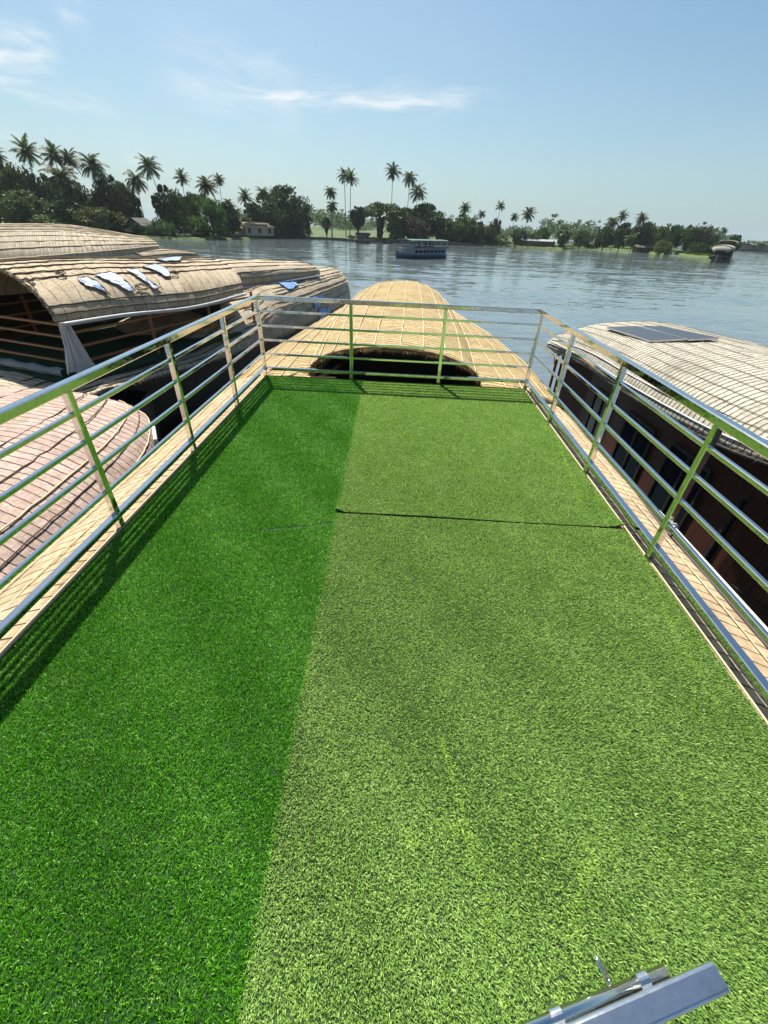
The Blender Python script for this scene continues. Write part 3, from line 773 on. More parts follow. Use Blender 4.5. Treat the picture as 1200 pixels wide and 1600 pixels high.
# raised roof tier towards the bow
st4 = []
for (ex, ey, ez), (cx_, cy2, cz) in zip([(350, 453, -.22), (374, 449, -.2), (440, 439, -.15), (500, 429, -.12)], [(270, 401, .46), (308, 398, .46), (400, 393, .42), (478, 395, .27)]):
    e = onz(ex, ey, ez); c = onz(cx_, cy2, cz)
    s_ = (e-cA).dot(dA); wE = (e-cA).dot(sA)
    st4.append((A(s_+.5, wE-3.0, ez), A(s_+.25, wE-1.5, cz+.02), e))
tier, at4, _ = loft('raised_roof', st4, TH_A2, boatA, p=.62, sub=10, nv=36, lump=.02, thick=.07, seed=12)
ropes(tier, at4, [.55, .66, .76, .86, .94], ROPE_D, .013, 0, 1, 30)
MB().tube([q+V3(.03, 0, -.03) for q in [st4[0][2], st4[1][2], st4[2][2], st4[3][2]]], .04, 8).build('gutter_pipe', PIPE_G, boatA, True)
ge = [arch_pt(*[Vector(q) for q in st4[-1]], k/20, .62) for k in range(21)]
MB().add(ge, [tuple(range(21))]).build('gable_end', TH_GREY, boatA)
fringe([atA(0, .45+.55*k/40, -.01) for k in range(41)], canopy, STRAW_G, 700, .03, .12, .6, 2, tuple(-dA*.6), .006)
fringe([atA(k/40, .998, -.01) for k in range(41)], canopy, STRAW_G, 800, .02, .09, .8, 3, tuple(sA*.3), .006)
fringe([atL(k/60, .995, 0) for k in range(61)], low, STRAW_G, 1500, .04, .16, .9, 4, tuple(sA*.5), .007)
# open upper deck: floor, balustrades, posts, curtain, inner shade
sg0 = (stA[0][2]-cA).dot(dA); wG = (stA[0][2]-cA).dot(sA)
FA = -1.05
MB().grid([[A(s_, w, FA) for w in (-2.2, wG+.1)] for s_ in (sg0-.15, sg0+.3, 5.2)], .06).build('upper_deck', plain('dark green deck carpet', (.012, .05, .014, 1), .95), boatA)
wl = wG-.12
for w in (wl, -2.1):
    for s_ in (sg0+.15, sg0+2.2, sg0+4.2, sg0+6.2):
        MB().bar(A(s_, w, FA), A(s_, w, -.02 if s_ < sg0+.5 else -.1), .06).build('post', ORANGE, boatA)
    for z in (-.78, -.5, -.24):
        MB().bar(A(sg0+.2, w, z), A(sg0+6.1, w, z), .05, .045).build('balustrade_bar', ORANGE, boatA)
for z in (-.78, -.54, -.30, -.08):
    MB().bar(A(sg0+.15, -2.2, z), A(sg0+.15, wl-.05, z), .05, .04).build('balustrade_bar', ORANGE, boatA)
MB().grid([[A(s_, -2.25, FA), A(s_, -2.25, .1)] for s_ in (sg0-.2, 5.2)]).build('canopy_shade_sheet', DARKWOOD, boatA)  # dark sheets added to stand for the shade under the canopy
MB().grid([[A(5.2, w, FA), A(5.2, w, -.05)] for w in (-2.2, 1.5)]).build('canopy_shade_sheet', DARKWOOD, boatA)
# curtain gathered at the near corner
rows = []; rr = random.Random(21)
for i in range(16):
    f = i/15; z = -.02-.93*f; row = []
    wd = .16+.42*f**1.2
    for j in range(13):
        g = j/12-.35; row.append(A(sg0+.1+g*wd*1.1+.03*math.sin(j*1.9+f*2), wG-.02+.05*f+.035*math.sin(j*2.3+f*3)+(-.10*(1-g))*f, z+.05*math.sin(j*.8)*f))
    rows.append(row)
cur = MB().grid(rows).build('curtain', CLOTH, boatA, True)
rows = []
for i in range(13):
    w = wG-.35-2.6*i/12
    rows.append([A(sg0+.05-.12*math.sin(j/6*math.pi), w, FA+.20*math.cos(j/6*1.57)-.05+.025*math.sin(i*2+j)) for j in range(7)])
MB().grid(rows).build('rolled_canvas', GREYCLOTH, boatA, True)
hull('hull', [(A(-6, 0, 0), 1.9, -1.2, -3.7, dA), (A(6, 0, 0), 1.9, -1.7, -3.7, dA), (A(sE-2, .1, 0), 1.2, -1.7, -3.6, dA), (A(sE+3, .1, 0), .25, -1.3, -3.4, dA)], DARKWOOD, boatA)
for (x, y) in ((505, 492), (497, 470), (452, 447)):
    s_, v = sv(atL, x, y)
    rows = [[atL(min(max(s_+(i-3)*.006, 0), 1), min(v+(j-3)*.012*(1+.3*math.sin(i)), 1), .05+.01*math.sin(i*2+j*3)) for j in range(7)] for i in range(7)]
    MB().grid(rows).build('tarpaulin_patch', TARP, low, True)

# ------------------------------------------------------------------ pinkish bow roof lower left
boatP = empty('houseboat', (-4, 3, WZ), 'houseboat beside our left side mat with pinkish fibre bow roof', 'houseboat', GRP)
stP = []
for y, xc, hw, zc, ze in ((-2, -3.9, 2.5, -.50, -1.55), (1, -3.9, 2.5, -.50, -1.55), (3, -3.95, 2.45, -.53, -1.55), (4.4, -4.0, 2.4, -.56, -1.5), (5.4, -4.05, 2.25, -.60, -1.4), (6.1, -4.1, 1.95, -.66, -1.22), (6.5, -4.15, 1.5, -.80, -1.1)):
    stP.append((V3(xc-hw, y, ze), V3(xc, y+.1, zc), V3(xc+hw, y-.05, ze)))
rp_, atP, _ = loft('bow_roof', stP, TH_PINK, boatP, p=.8, sub=9, nv=40, lump=.02, thick=.07, seed=15)
ropes(rp_, atP, [.5, .57, .64, .71, .84], ROPE_D, .008, 0, .97, 50, wob=.006)
ropes(rp_, atP, [.79, .9], ROPE, .010, 0, .97, 50, wob=.004)
fringe([atP(.995, .3+.7*k/30, 0) for k in range(31)]+[atP(1-k/40, .99, 0) for k in range(1, 41)], rp_, STRAW_G, 900, .02, .07, .8, 5, (.4, .3, 0))
hull('hull', [((-3.9, -3), 2.0, -1.5, -3.7, D0), ((-4, 4), 2.0, -1.5, -3.7, D0), ((-4.1, 6.3), 1.3, -1.2, -3.6, D0), ((-4.1, 9), .2, -1.6, -3.4, D0)], DARKWOOD, boatP)
MB().bar(onz(240, 668, -1.0), onz(243, 688, -1.1), .05).build('edge_peg', ROPE_W, boatP)

# ------------------------------------------------------------------ farther boat, upper left
boatB = empty('houseboat', (-12.5, 18, WZ), 'pale straw roofed houseboat at the left edge behind the torn canopy', 'houseboat', GRP)
eB = [onz(-160, 446, .05), onz(0, 424, .12), onz(120, 410, .2), onz(249, 389, .42)]
cB = [onz(-150, 352, 1.22), onz(0, 350, 1.2), onz(110, 352.5, 1.14), onz(212, 369, .86)]
stB = [(mirror(c, e), c, e) for c, e in zip(cB, eB)]
rb_, atB, _ = loft('canopy', stB, TH_B, boatB, p=.7, sub=12, nv=40, lump=.03, thick=.08, seed=18)
ropes(rb_, atB, [.52, .58, .64, .70, .76, .82, .88, .95], ROPE, .02, 0, 1, 30, wob=.006)
ropes(rb_, atB, [.55, .61, .67], ROPE_D, .012, 0, 1, 30, wob=.006)
lowB = [(onz(x, y, z)) for x, y, z in ((225, 408, -.5), (270, 402, -.5), (311, 399, -.45))]
stLB = [(mirror(V3(e.x-1.6, e.y+.6, 0), e), V3(e.x-1.6, e.y+.6, zc), e) for e, zc in zip(lowB, (.0, -.06, -.25))]
rlb, atLB, _ = loft('lower_roof', stLB, TH_GREY, boatB, p=.7, sub=8, nv=30, lump=.03, thick=.08, seed=19)
ropes(rlb, atLB, [.6, .75, .9], ROPE_D, .016, 0, 1, 16)
hB = math.atan2(1.9, 7); dB = (math.sin(hB), math.cos(hB))
hull('hull', [((-14.3, 12), 2.0, -.9, -3.7, dB), ((-12.4, 20), 2.0, -.9, -3.7, dB), ((-11.2, 24), 1.5, -.9, -3.7, dB), ((-10.4, 27.5), .3, -.9, -3.5, dB)], DARKWOOD, boatB)

# ------------------------------------------------------------------ neighbour on the right
boatR = empty('houseboat', (7.5, 5, WZ), 'cream roofed houseboat right of our deck with dark board walls', 'houseboat', GRP)
eR = [V3(6.5, -2.6, -.05), onz(1420, 800, -.16), onz(1200, 723, -.28), onz(1092, 678, -.42), onz(972, 609, -.55), onz(915, 571, -.62), onz(868, 549, -.66), onz(853, 541, -.68)]
crR = [(.36, 7.9), (.33, 7.75), (.31, 7.72), (.28, 7.68), (.22, 7.6), (.15, 7.5), (.04, 7.4), (-.2, 7.3)]
stR = []
for (zc, xc), e in zip(crR, eR):
    stR.append((V3(2*xc-e.x, e.y+.7, e.z), V3(xc, e.y+.35, zc), e))
rr_, atR, _ = loft('roof', stR, TH_R, boatR, p=.92, sub=10, nv=48, lump=.018, thick=.06, seed=23)
ropes(rr_, atR, [.02+.05*k for k in range(8, 18)], ROPE_D, .0042, 0, .99, 50, wob=.003)
ropes(rr_, atR, [.955, .905], ROPE_W, .012, 0, .99, 40, wob=.001, name='eave_pipe')
MB().tube([atR(k/40, .997, 0)+V3(.01, 0, -.03) for k in range(41)], .022, 8).build('eave_pipe', DARKWOOD, rr_, True)
fringe([atR(k/60, .992, -.01) for k in range(61)], rr_, STRAW_G, 1800, .03, .10, .9, 6, (-.4, 0, 0), .005)
es = [arch_pt(*[Vector(q) for q in stR[-1]], k/30, .92) for k in range(31)]
MB().add(es, [tuple(range(31))]).build('bow_gable', TH_GREY, boatR)
wallp = [(e.x+.22, e.y) for e in eR[:-1]]+[(eR[-1].x+.45, eR[-1].y-.25)]
MB().grid([[(x, y, e.z-.02), (x, y, -2.5)] for (x, y), e in zip(wallp, eR)]).build('cabin_wall', WALLWOOD, boatR)
def wall_at(yq):
    for (x0, y0), (x1, y1) in zip(wallp[:-1], wallp[1:]):
        if min(y0, y1) <= yq <= max(y0, y1): return x0+(x1-x0)*(yq-y0)/(y1-y0)
    return wallp[-1][0]
for (y0, y1, zt, zb) in ((3.2, 4.4, -.85, -1.9), (5.0, 5.9, -.85, -1.9), (6.4, 7.3, -.9, -1.9), (8.0, 8.8, -.95, -1.9)):
    x0, x1 = wall_at(y0)-.012, wall_at(y1)-.012
    w = MB().grid([[(x0, y0, zt), (x0, y0, zb)], [(x1, y1, zt), (x1, y1, zb)]]).build('window', GLASS_D, boatR)
    f = MB()
    for a, b_ in (((x0, y0, zt), (x1, y1, zt)), ((x0, y0, zb), (x1, y1, zb)), ((x0, y0, zt), (x0, y0, zb)), ((x1, y1, zt), (x1, y1, zb)), (((x0+x1)/2, (y0+y1)/2, zt), ((x0+x1)/2, (y0+y1)/2, zb))):
        f.bar(a, b_, .05)
    f.build('window_frame', DARKWOOD, w)
hull('hull', [((8.1, -3), 1.9, -2.35, -3.7, D0), ((7.9, 5), 2.0, -2.35, -3.7, D0), ((7.5, 10.5), 1.8, -2.2, -3.6, D0), ((7.3, 14), .3, -1.3, -3.4, D0)], DARKWOOD, boatR)
MB().grid([[(x0, y, z), (x1, y, z)] for x0, x1, y, z in ((6.25, 9.95, -3, -2.42), (5.95, 9.85, 5, -2.42), (5.75, 9.25, 10.5, -2.3), (7.05, 7.55, 13.8, -1.5))]).build('deck', PLANK, boatR)
for k in range(3):
    x = eR[-1].x+.35+k*.25
    MB().bar((x, eR[-1].y-.05, -2.4), (x, eR[-1].y-.05, -.75), .06).build('bow_post', ORANGE, boatR)
    MB().tube([V3(x-.1, eR[-1].y, -.8), V3(x+.05, eR[-1].y+.05, -1.3), V3(x, eR[-1].y, -1.9)], .012, 5).build('rope', ROPE_D, boatR)
MB().tube([atR(.93, .93, .05), atR(.72, .955, .06), atR(.6, .97, .02)], .014, 7).build('loose_pole', ROPE_W, boatR, True)

def roof_z(x, y):
    best = None
    for i in range(50):
        for j in range(25, 50):
            q = atR(i/49, j/49, 0); e = (q.x-x)**2+(q.y-y)**2
            if best is None or e < best[0]: best = (e, q.z)
    return best[1]
def panel(quad, label):
    q = []
    for (x, y) in quad:
        s_, v = sv(atR, x, y); q.append(atR(s_, v, .05))
    nrm = (q[1]-q[0]).cross(q[3]-q[0]).normalized()
    if nrm.z < 0: nrm = -nrm
    c = sum(q, Vector())/4
    q = [p-nrm*(p-c).dot(nrm) for p in q]
    root = empty('solar_panel', tuple(c-nrm*.06), label, 'solar panel', 'solar panels on the cream roof')
    np_mesh('cells', np.array([tuple(p+nrm*.004) for p in q]), [np.array([[0, 1, 2, 3]])], SOLAR, root, np.array([(0, 0), (1, 0), (1, 1), (0, 1)], float))
    f = MB()
    for a, b_ in zip(q, q[1:]+q[:1]): f.bar(a-nrm*.012, b_-nrm*.012, .018, .03, nrm)
    f.build('frame', ALU, root)
    l = MB()
    for p in q:
        p2 = c+(p-c)*.8; l.bar(p2-nrm*.01, p2-nrm*.10, .02)
    l.build('mount', ALU, root)
panel([(949, 515), (995, 513.5), (1071, 534), (1016, 537)], 'nearer left dark solar panel on the cream roof')
panel([(999, 513.5), (1032, 513), (1121, 533.5), (1075, 534.3)], 'further right dark solar panel on the cream roof')

# ------------------------------------------------------------------ vegetation
def leaf_mat(name, c1, c2, c3, trans=.3):
    m, t, b = mat(name)
    geo = t.node('ShaderNodeNewGeometry'); oi = t.node('ShaderNodeObjectInfo')
    c = t.ramp(geo.outputs['Random Per Island'], [(0, c1), (.55, c2), (1, c3)])
    hs = t.node('ShaderNodeHueSaturation'); t.l.new(c, hs.inputs['Color'])
    t.l.new(t.math('MULTIPLY_ADD', oi.outputs['Random'], .05, .475), hs.inputs['Hue'])
    t.l.new(t.math('MULTIPLY_ADD', oi.outputs['Random'], .5, .75), hs.inputs['Value'])
    t.l.new(hs.outputs[0], b.inputs['Base Color']); b.inputs['Roughness'].default_value = .55
    b.inputs['Specular IOR Level'].default_value = .3
    tr = t.node('ShaderNodeBsdfTranslucent'); t.l.new(hs.outputs[0], tr.inputs[0])
    ms = t.node('ShaderNodeMixShader'); ms.inputs[0].default_value = trans
    t.l.new(b.outputs[0], ms.inputs[1]); t.l.new(tr.outputs[0], ms.inputs[2]); t.l.new(ms.outputs[0], t.out.inputs[0])
    return m
LEAF = leaf_mat('broad green foliage', (.022, .050, .008, 1), (.055, .105, .016, 1), (.13, .20, .035, 1), .36)
LEAF_D = leaf_mat('dark green foliage', (.014, .034, .008, 1), (.033, .066, .013, 1), (.075, .125, .026, 1), .28)
LEAF_Y = leaf_mat('yellow green foliage', (.05, .085, .018, 1), (.095, .15, .03, 1), (.17, .22, .05, 1), .4)
LEAF_B = leaf_mat('brownish foliage', (.05, .05, .025, 1), (.10, .095, .045, 1), (.17, .15, .08, 1))
PALM = leaf_mat('palm frond green', (.020, .040, .009, 1), (.05, .085, .016, 1), (.13, .16, .035, 1), .3)
BARK = plain('grey palm trunk', (.16, .135, .10, 1), .9, scale=3, var=.4)
BARK_D = plain('brown tree trunk', (.07, .055, .04, 1), .95, scale=3, var=.4)

def crown_mesh(name, kind, seed):
    """unit crown: radius 1, z from 0 to 1"""
    g = np.random.default_rng(seed); C = []
    n = {'round': 66, 'umbrella': 54, 'tall': 58, 'feather': 60, 'bush': 40}[kind]
    for _ in range(n):
        a = g.uniform(0, 2*math.pi); u = g.uniform(-1, 1); r = g.uniform(.45, 1)**.5
        x, y, z = math.cos(a)*math.sqrt(1-u*u), math.sin(a)*math.sqrt(1-u*u), u
        if kind == 'round': p = (x*r*.78, y*r*.78, .52+z*r*.40); s = g.uniform(.16, .30)
        elif kind == 'umbrella': rr_ = math.sqrt(g.uniform(0, 1)); p = (math.cos(a)*rr_*.88, math.sin(a)*rr_*.88, .80-.40*rr_**2.4+g.uniform(-.08, .07)); s = g.uniform(.13, .22)
        elif kind == 'tall': p = (x*r*.66*(1-.35*(z > 0)*z), y*r*.66*(1-.35*(z > 0)*z), .5+z*r*.44); s = g.uniform(.16, .28)
        elif kind == 'feather': p = (x*r*.72, y*r*.72, .5+z*r*.42); s = g.uniform(.12, .24)
        else: p = (x*r*.78, y*r*.78, max(.12, .38+z*r*.42)); s = g.uniform(.2, .32)
        C.append((*p, s))
    if kind in ('round', 'tall'):
        for _ in range(8):     # sprigs that break the outline
            a = g.uniform(0, 2*math.pi); e = g.uniform(.1, 1.3)
            C.append((math.cos(a)*math.cos(e)*.9, math.sin(a)*math.cos(e)*.9, .52+math.sin(e)*.44, g.uniform(.07, .12)))
    C = np.array(C); per = 95
    cen = np.repeat(C, per, 0); N = len(cen)
    d = g.normal(0, 1, (N, 3)); d /= np.linalg.norm(d, axis=1)[:, None]
    rad = g.uniform(.25, 1, N)**.6*cen[:, 3]
    P = cen[:, :3]+d*rad[:, None]*np.array([1, 1, .62])
    L = g.uniform(.05, .115, N)*(1.25 if kind == 'feather' else 1); wd = L*g.uniform(.35, .7, N)*(.5 if kind == 'feather' else 1)
    ax = d*np.array([1, 1, .35])+g.normal(0, .55, (N, 3))+np.array([0, 0, -.35]); ax /= np.linalg.norm(ax, axis=1)[:, None]
    sd = np.cross(ax, g.normal(0, 1, (N, 3))); sd /= np.linalg.norm(sd, axis=1)[:, None]
    V = np.stack([P-ax*L[:, None]*.5, P+sd*wd[:, None]*.5, P+ax*L[:, None]*.5, P-sd*wd[:, None]*.5], 1).reshape(-1, 3)
    k = np.arange(N)[:, None]*4
    me = bpy.data.meshes.new(name); o = np_mesh(name, V, [k+np.array([[0, 1, 2, 3]])], LEAF)
    me = o.data; bpy.data.objects.remove(o); return me
def palm_mesh(name, seed, droop=1.0):
    g = np.random.default_rng(seed); V = []; F = []
    nf = 32
    for i in range(nf):
        az = i*2.39996+g.uniform(-.25, .25); el = math.radians(82-118*(i/nf)**.9+g.uniform(-9, 9)); Lf = g.uniform(.85, 1.1)
        pts = []; p = np.zeros(3); e = el; ns = 9
        for s in range(ns+1):
            pts.append(p.copy()); e -= (.055+.13*(s/ns))*droop*(1.25 if el > .3 else .8)
            p = p+np.array([math.cos(az)*math.cos(e), math.sin(az)*math.cos(e), math.sin(e)])*Lf/ns
        side = np.array([-math.sin(az), math.cos(az), 0])
        for s in range(1, ns*2+1):
            f = s/(ns*2); q = f*ns; a = min(int(q), ns-1); pos = pts[a]+(pts[a+1]-pts[a])*(q-a); dr = pts[a+1]-pts[a]; dr /= np.linalg.norm(dr)
            ll = .30*math.sin(math.pi*(.12+.84*f))**.7*Lf
            for sg in (-1, 1):
                tip = pos+(side*sg*.80+dr*.5+np.array([0, 0, -.35-.3*g.uniform(0, 1)*droop]))*ll*g.uniform(.8, 1.1)
                w = dr*.05; k = len(V)
                V += [pos-w*.5, pos+w, tip+w*.15]; F.append((k, k+1, k+2))
        for s in range(ns):
            k = len(V); w = side*.012*(1.3-s/ns)
            V += [pts[s]-w, pts[s]+w, pts[s+1]+w*.8, pts[s+1]-w*.8]; F.append((k, k+1, k+2)); F.append((k, k+2, k+3))
    o = np_mesh(name, np.array(V), [np.array(F)], PALM); me = o.data; bpy.data.objects.remove(o); return me
def trunk_mesh(name, seed, limbs=False):
    rr = random.Random(seed); b = MB()
    bx, by = rr.uniform(-.03, .03), rr.uniform(-.02, .02)
    if not limbs:
        b.tube([(bx*math.sin(k/8*math.pi)*1.0, by*math.sin(k/8*math.pi), k/8) for k in range(9)], [.5*(1.25-.55*min(k/8*1.6, 1)) if k else .8 for k in range(9)], 7)
    else:
        b.tube([(0, 0, 0), (.1, .05, .25), (-.05, .1, .5), (.1, 0, .75)], [.9, .6, .5, .35], 7)
        for i in range(7):
            a = i*.9+rr.uniform(-.3, .3); h = rr.uniform(.22, .55); l = rr.uniform(3.0, 6.5)
            b.tube([(0, 0, h), (math.cos(a)*l*.4, math.sin(a)*l*.4, h+.16), (math.cos(a)*l, math.sin(a)*l, h+.36)], [.36, .24, .09], 5)
    me = bpy.data.meshes.new(name); me.from_pydata(b.v, [], b.f); me.update(); return me
CROWNS = {}
for kd, cnt in (('round', 4), ('umbrella', 2), ('tall', 3), ('feather', 2), ('bush', 3)):
    CROWNS[kd] = [crown_mesh('crown_'+kd, kd, 100+i*7+len(kd)) for i in range(cnt)]
PALMS = [palm_mesh('palm_crown', 40+i, dr) for i, dr in enumerate((.75, 1.0, 1.25, .9))]
TRK = [trunk_mesh('trunk', i) for i in range(3)]; LTRK = [trunk_mesh('trunk', 10+i, True) for i in range(3)]
for m_ in TRK: m_.materials.append(BARK)
for m_ in LTRK: m_.materials.append(BARK_D)
GZ = -2.55
UNDER = 'undergrowth along the middle bank'
def put(name, me, parent, loc, scale, rz=0, m=None, rx=0, ry=0):
    o = bpy.data.objects.new(name, me); COL.objects.link(o); o.parent = parent; o.location = loc; o.scale = scale; o.rotation_euler = (rx, ry, rz)
    if m is not None:
        o.material_slots[0].link = 'OBJECT'; o.material_slots[0].material = m
    return o
def depth_scale(p):
    """metres per photo pixel at a point"""
    d = p-CAM; z = d.dot(FWD); return z/F_PX
SHX = [-150, 60, 195, 290, 345, 480, 560, 640, 700, 760, 812, 880, 960, 1036, 1112]
SHY = [119.5, 130, 124, 129.4, 135.7, 190, 180.6, 186.2, 192.7, 199.7, 203, 196.4, 206, 185, 174]
YMX = [-150, 195, 262, 326, 380, 455, 480, 490, 650, 700, 780, 812, 885, 950, 1040, 1100]
YMN = [100, 112, 124, 138, 142, 140, 150, 168, 166, 174, 182, 192, 187, 198, 188, 188]
def inland(px, Y):
    """keeps a tree behind the waterline at its bearing"""
    return Y+max(0.0, float(np.interp(px, SHX, SHY)-np.interp(px, YMX, YMN))+2.5)
def palm(px, py, Y, rpx, label, lean=0.0, var=None, squash=1.0, group='coconut palms on the far bank'):
    Y = inland(px, Y); c = ony(px, py, Y); r = depth_scale(c)*rpx*(.95 if px < 430 else 1.03)
    base = V3(c.x-lean, Y, GZ); h = c.z-GZ
    root = empty('coconut_palm', base, label, 'palm tree', group)
    tk = max(.13, min(.2, h*.011))
    dv = V3(c.x, Y, c.z)-base; L = dv.length
    i = rnd.randrange(3)
    t_ = put('trunk', TRK[i], root, (0, 0, 0), (tk*1.5, tk*1.5, L), 0, None, 0, math.atan2(lean, h))
    put('crown', PALMS[var if var is not None else rnd.randrange(4)], root, tuple(dv), (r, r, r*squash), rnd.uniform(0, 6.28), None, rnd.uniform(-.12, .12), rnd.uniform(-.12, .12))
    return root
def tree(px, py, Y, hw, kind, label, m=None, cat='tree', name='broadleaf_tree', low=.25, dz=0.0, group='trees on the far bank'):
    Y = Y if group == UNDER else inland(px, Y); c = ony(px, py, Y); r = depth_scale(c)*hw; H = c.z-(GZ+dz)
    root = empty(name, (c.x, Y, GZ+dz), label, cat, group)
    if kind != 'bush':
        tr_ = .05*r if kind != 'umbrella' else .05*r
        put('trunk', LTRK[rnd.randrange(3)], root, (0, 0, -.2), (max(.22, tr_)*.9, max(.22, tr_)*.9, H*.8), rnd.uniform(0, 6), None)
    z0 = H*low if kind != 'bush' else -.05*H
    me = CROWNS[kind][rnd.randrange(len(CROWNS[kind]))]
    put('crown', me, root, (0, 0, z0), (r*1.12, r*1.12, (H-z0)*1.03), rnd.uniform(0, 6.28), m or LEAF)
    return root

# palms: (px, py of the crown's heart, distance, crown radius px, lean m, crown, what singles it out)
for a in [(41, 236, 118, 24, 1.5, 0, 'tallest coconut palm at the far left, crown standing clear of the trees'),
          (96, 280, 112, 34, .5, 2, 'big near coconut palm with drooping crown in the left wood'),
          (84, 243, 122, 22, .8, 0, 'coconut palm with upright fronds just behind the big drooping palm'),
          (108, 250, 124, 22, .4, 3, 'coconut palm whose crown rises right of the upright fronded palm on the left'),
          (144, 258, 122, 26, .6, 1, 'coconut palm at the right edge of the left palm cluster'),
          (-6, 242, 118, 18, 0, 1, 'coconut palm cut by the left edge of the photo'),
          (212, 282, 134, 22, .3, 2, 'coconut palm with yellowing hanging fronds beside the slender leaning palm'),
          (233, 260, 132, 22, -2.6, 3, 'slender leaning coconut palm in front of the round dark tree'),
          (284, 278, 150, 15, .8, 0, 'coconut palm alone against the sky left of the pair above the light green tree'),
          (322, 289, 146, 20, .2, 1, 'bushy coconut palm above the light feathery tree'),
          (342, 281, 160, 12, .4, 3, 'small coconut palm right behind the bushy palm'),
          (383, 308, 148, 15, .2, 0, 'coconut palm with upright fronds above the moored houseboat'),
          (411, 302, 152, 16, .2, 2, 'coconut palm beside the big dark mango tree'),
          (357, 320, 147, 14, .2, 1, 'low coconut palm left of the moored houseboat roof'),
          (517, 300, 172, 12, .1, 2, 'coconut palm leftmost on the open bank, vines on its stem'),
          (519, 322, 170, 11, .2, 2, 'short shaggy coconut palm below the leftmost palm on the open bank'),
          (538, 274, 176, 13, -.4, 3, 'left of the twin slender coconut palms'),
          (548, 278, 174, 14, .5, 0, 'right of the twin slender coconut palms'),
          (614, 268, 178, 15, .1, 3, 'tallest slender coconut palm in the middle behind the umbrella tree'),
          (641, 278, 184, 14, .8, 2, 'coconut palm left of the pair above the tour boat'),
          (653, 300, 178, 16, .3, 1, 'dense coconut palm right of the pair above the tour boat'),
          (727, 324, 190, 11, .2, 1, 'coconut palm above the round green tree right of the tour boat'),
          (753, 334, 194, 8, .4, 2, 'small coconut palm leaning right of the round green tree'),
          (782, 322, 200, 9, .3, 0, 'slender coconut palm over the brownish tree'),
          (804, 339, 205, 8, .1, 1, 'smaller of the two lone coconut palms right of the brownish tree'),
          (826, 334, 200, 13, 1.3, 3, 'leaning starry crowned coconut palm above the low riverside house'),
          (886, 366, 188, 12, .3, 2, 'low drooping coconut palm at the water edge of the green bank'),
          (957, 347, 205, 12, .8, 2, 'left of the windblown palm pair on the right bank'),
          (973, 338, 207, 10, .9, 0, 'right of the windblown palm pair on the right bank'),
          (1003, 341, 205, 11, .6, 3, 'windblown coconut palm standing alone on the right bank'),
          (1132, 361, 200, 6, .4, 0, 'tiny coconut palm near the right houseboat'),
          (985, 373, 196, 10, 0, 2, 'low pale coconut palm in front of the right bank trees')]:
    palm(a[0], a[1], a[2], a[3], a[6], a[4], a[5])

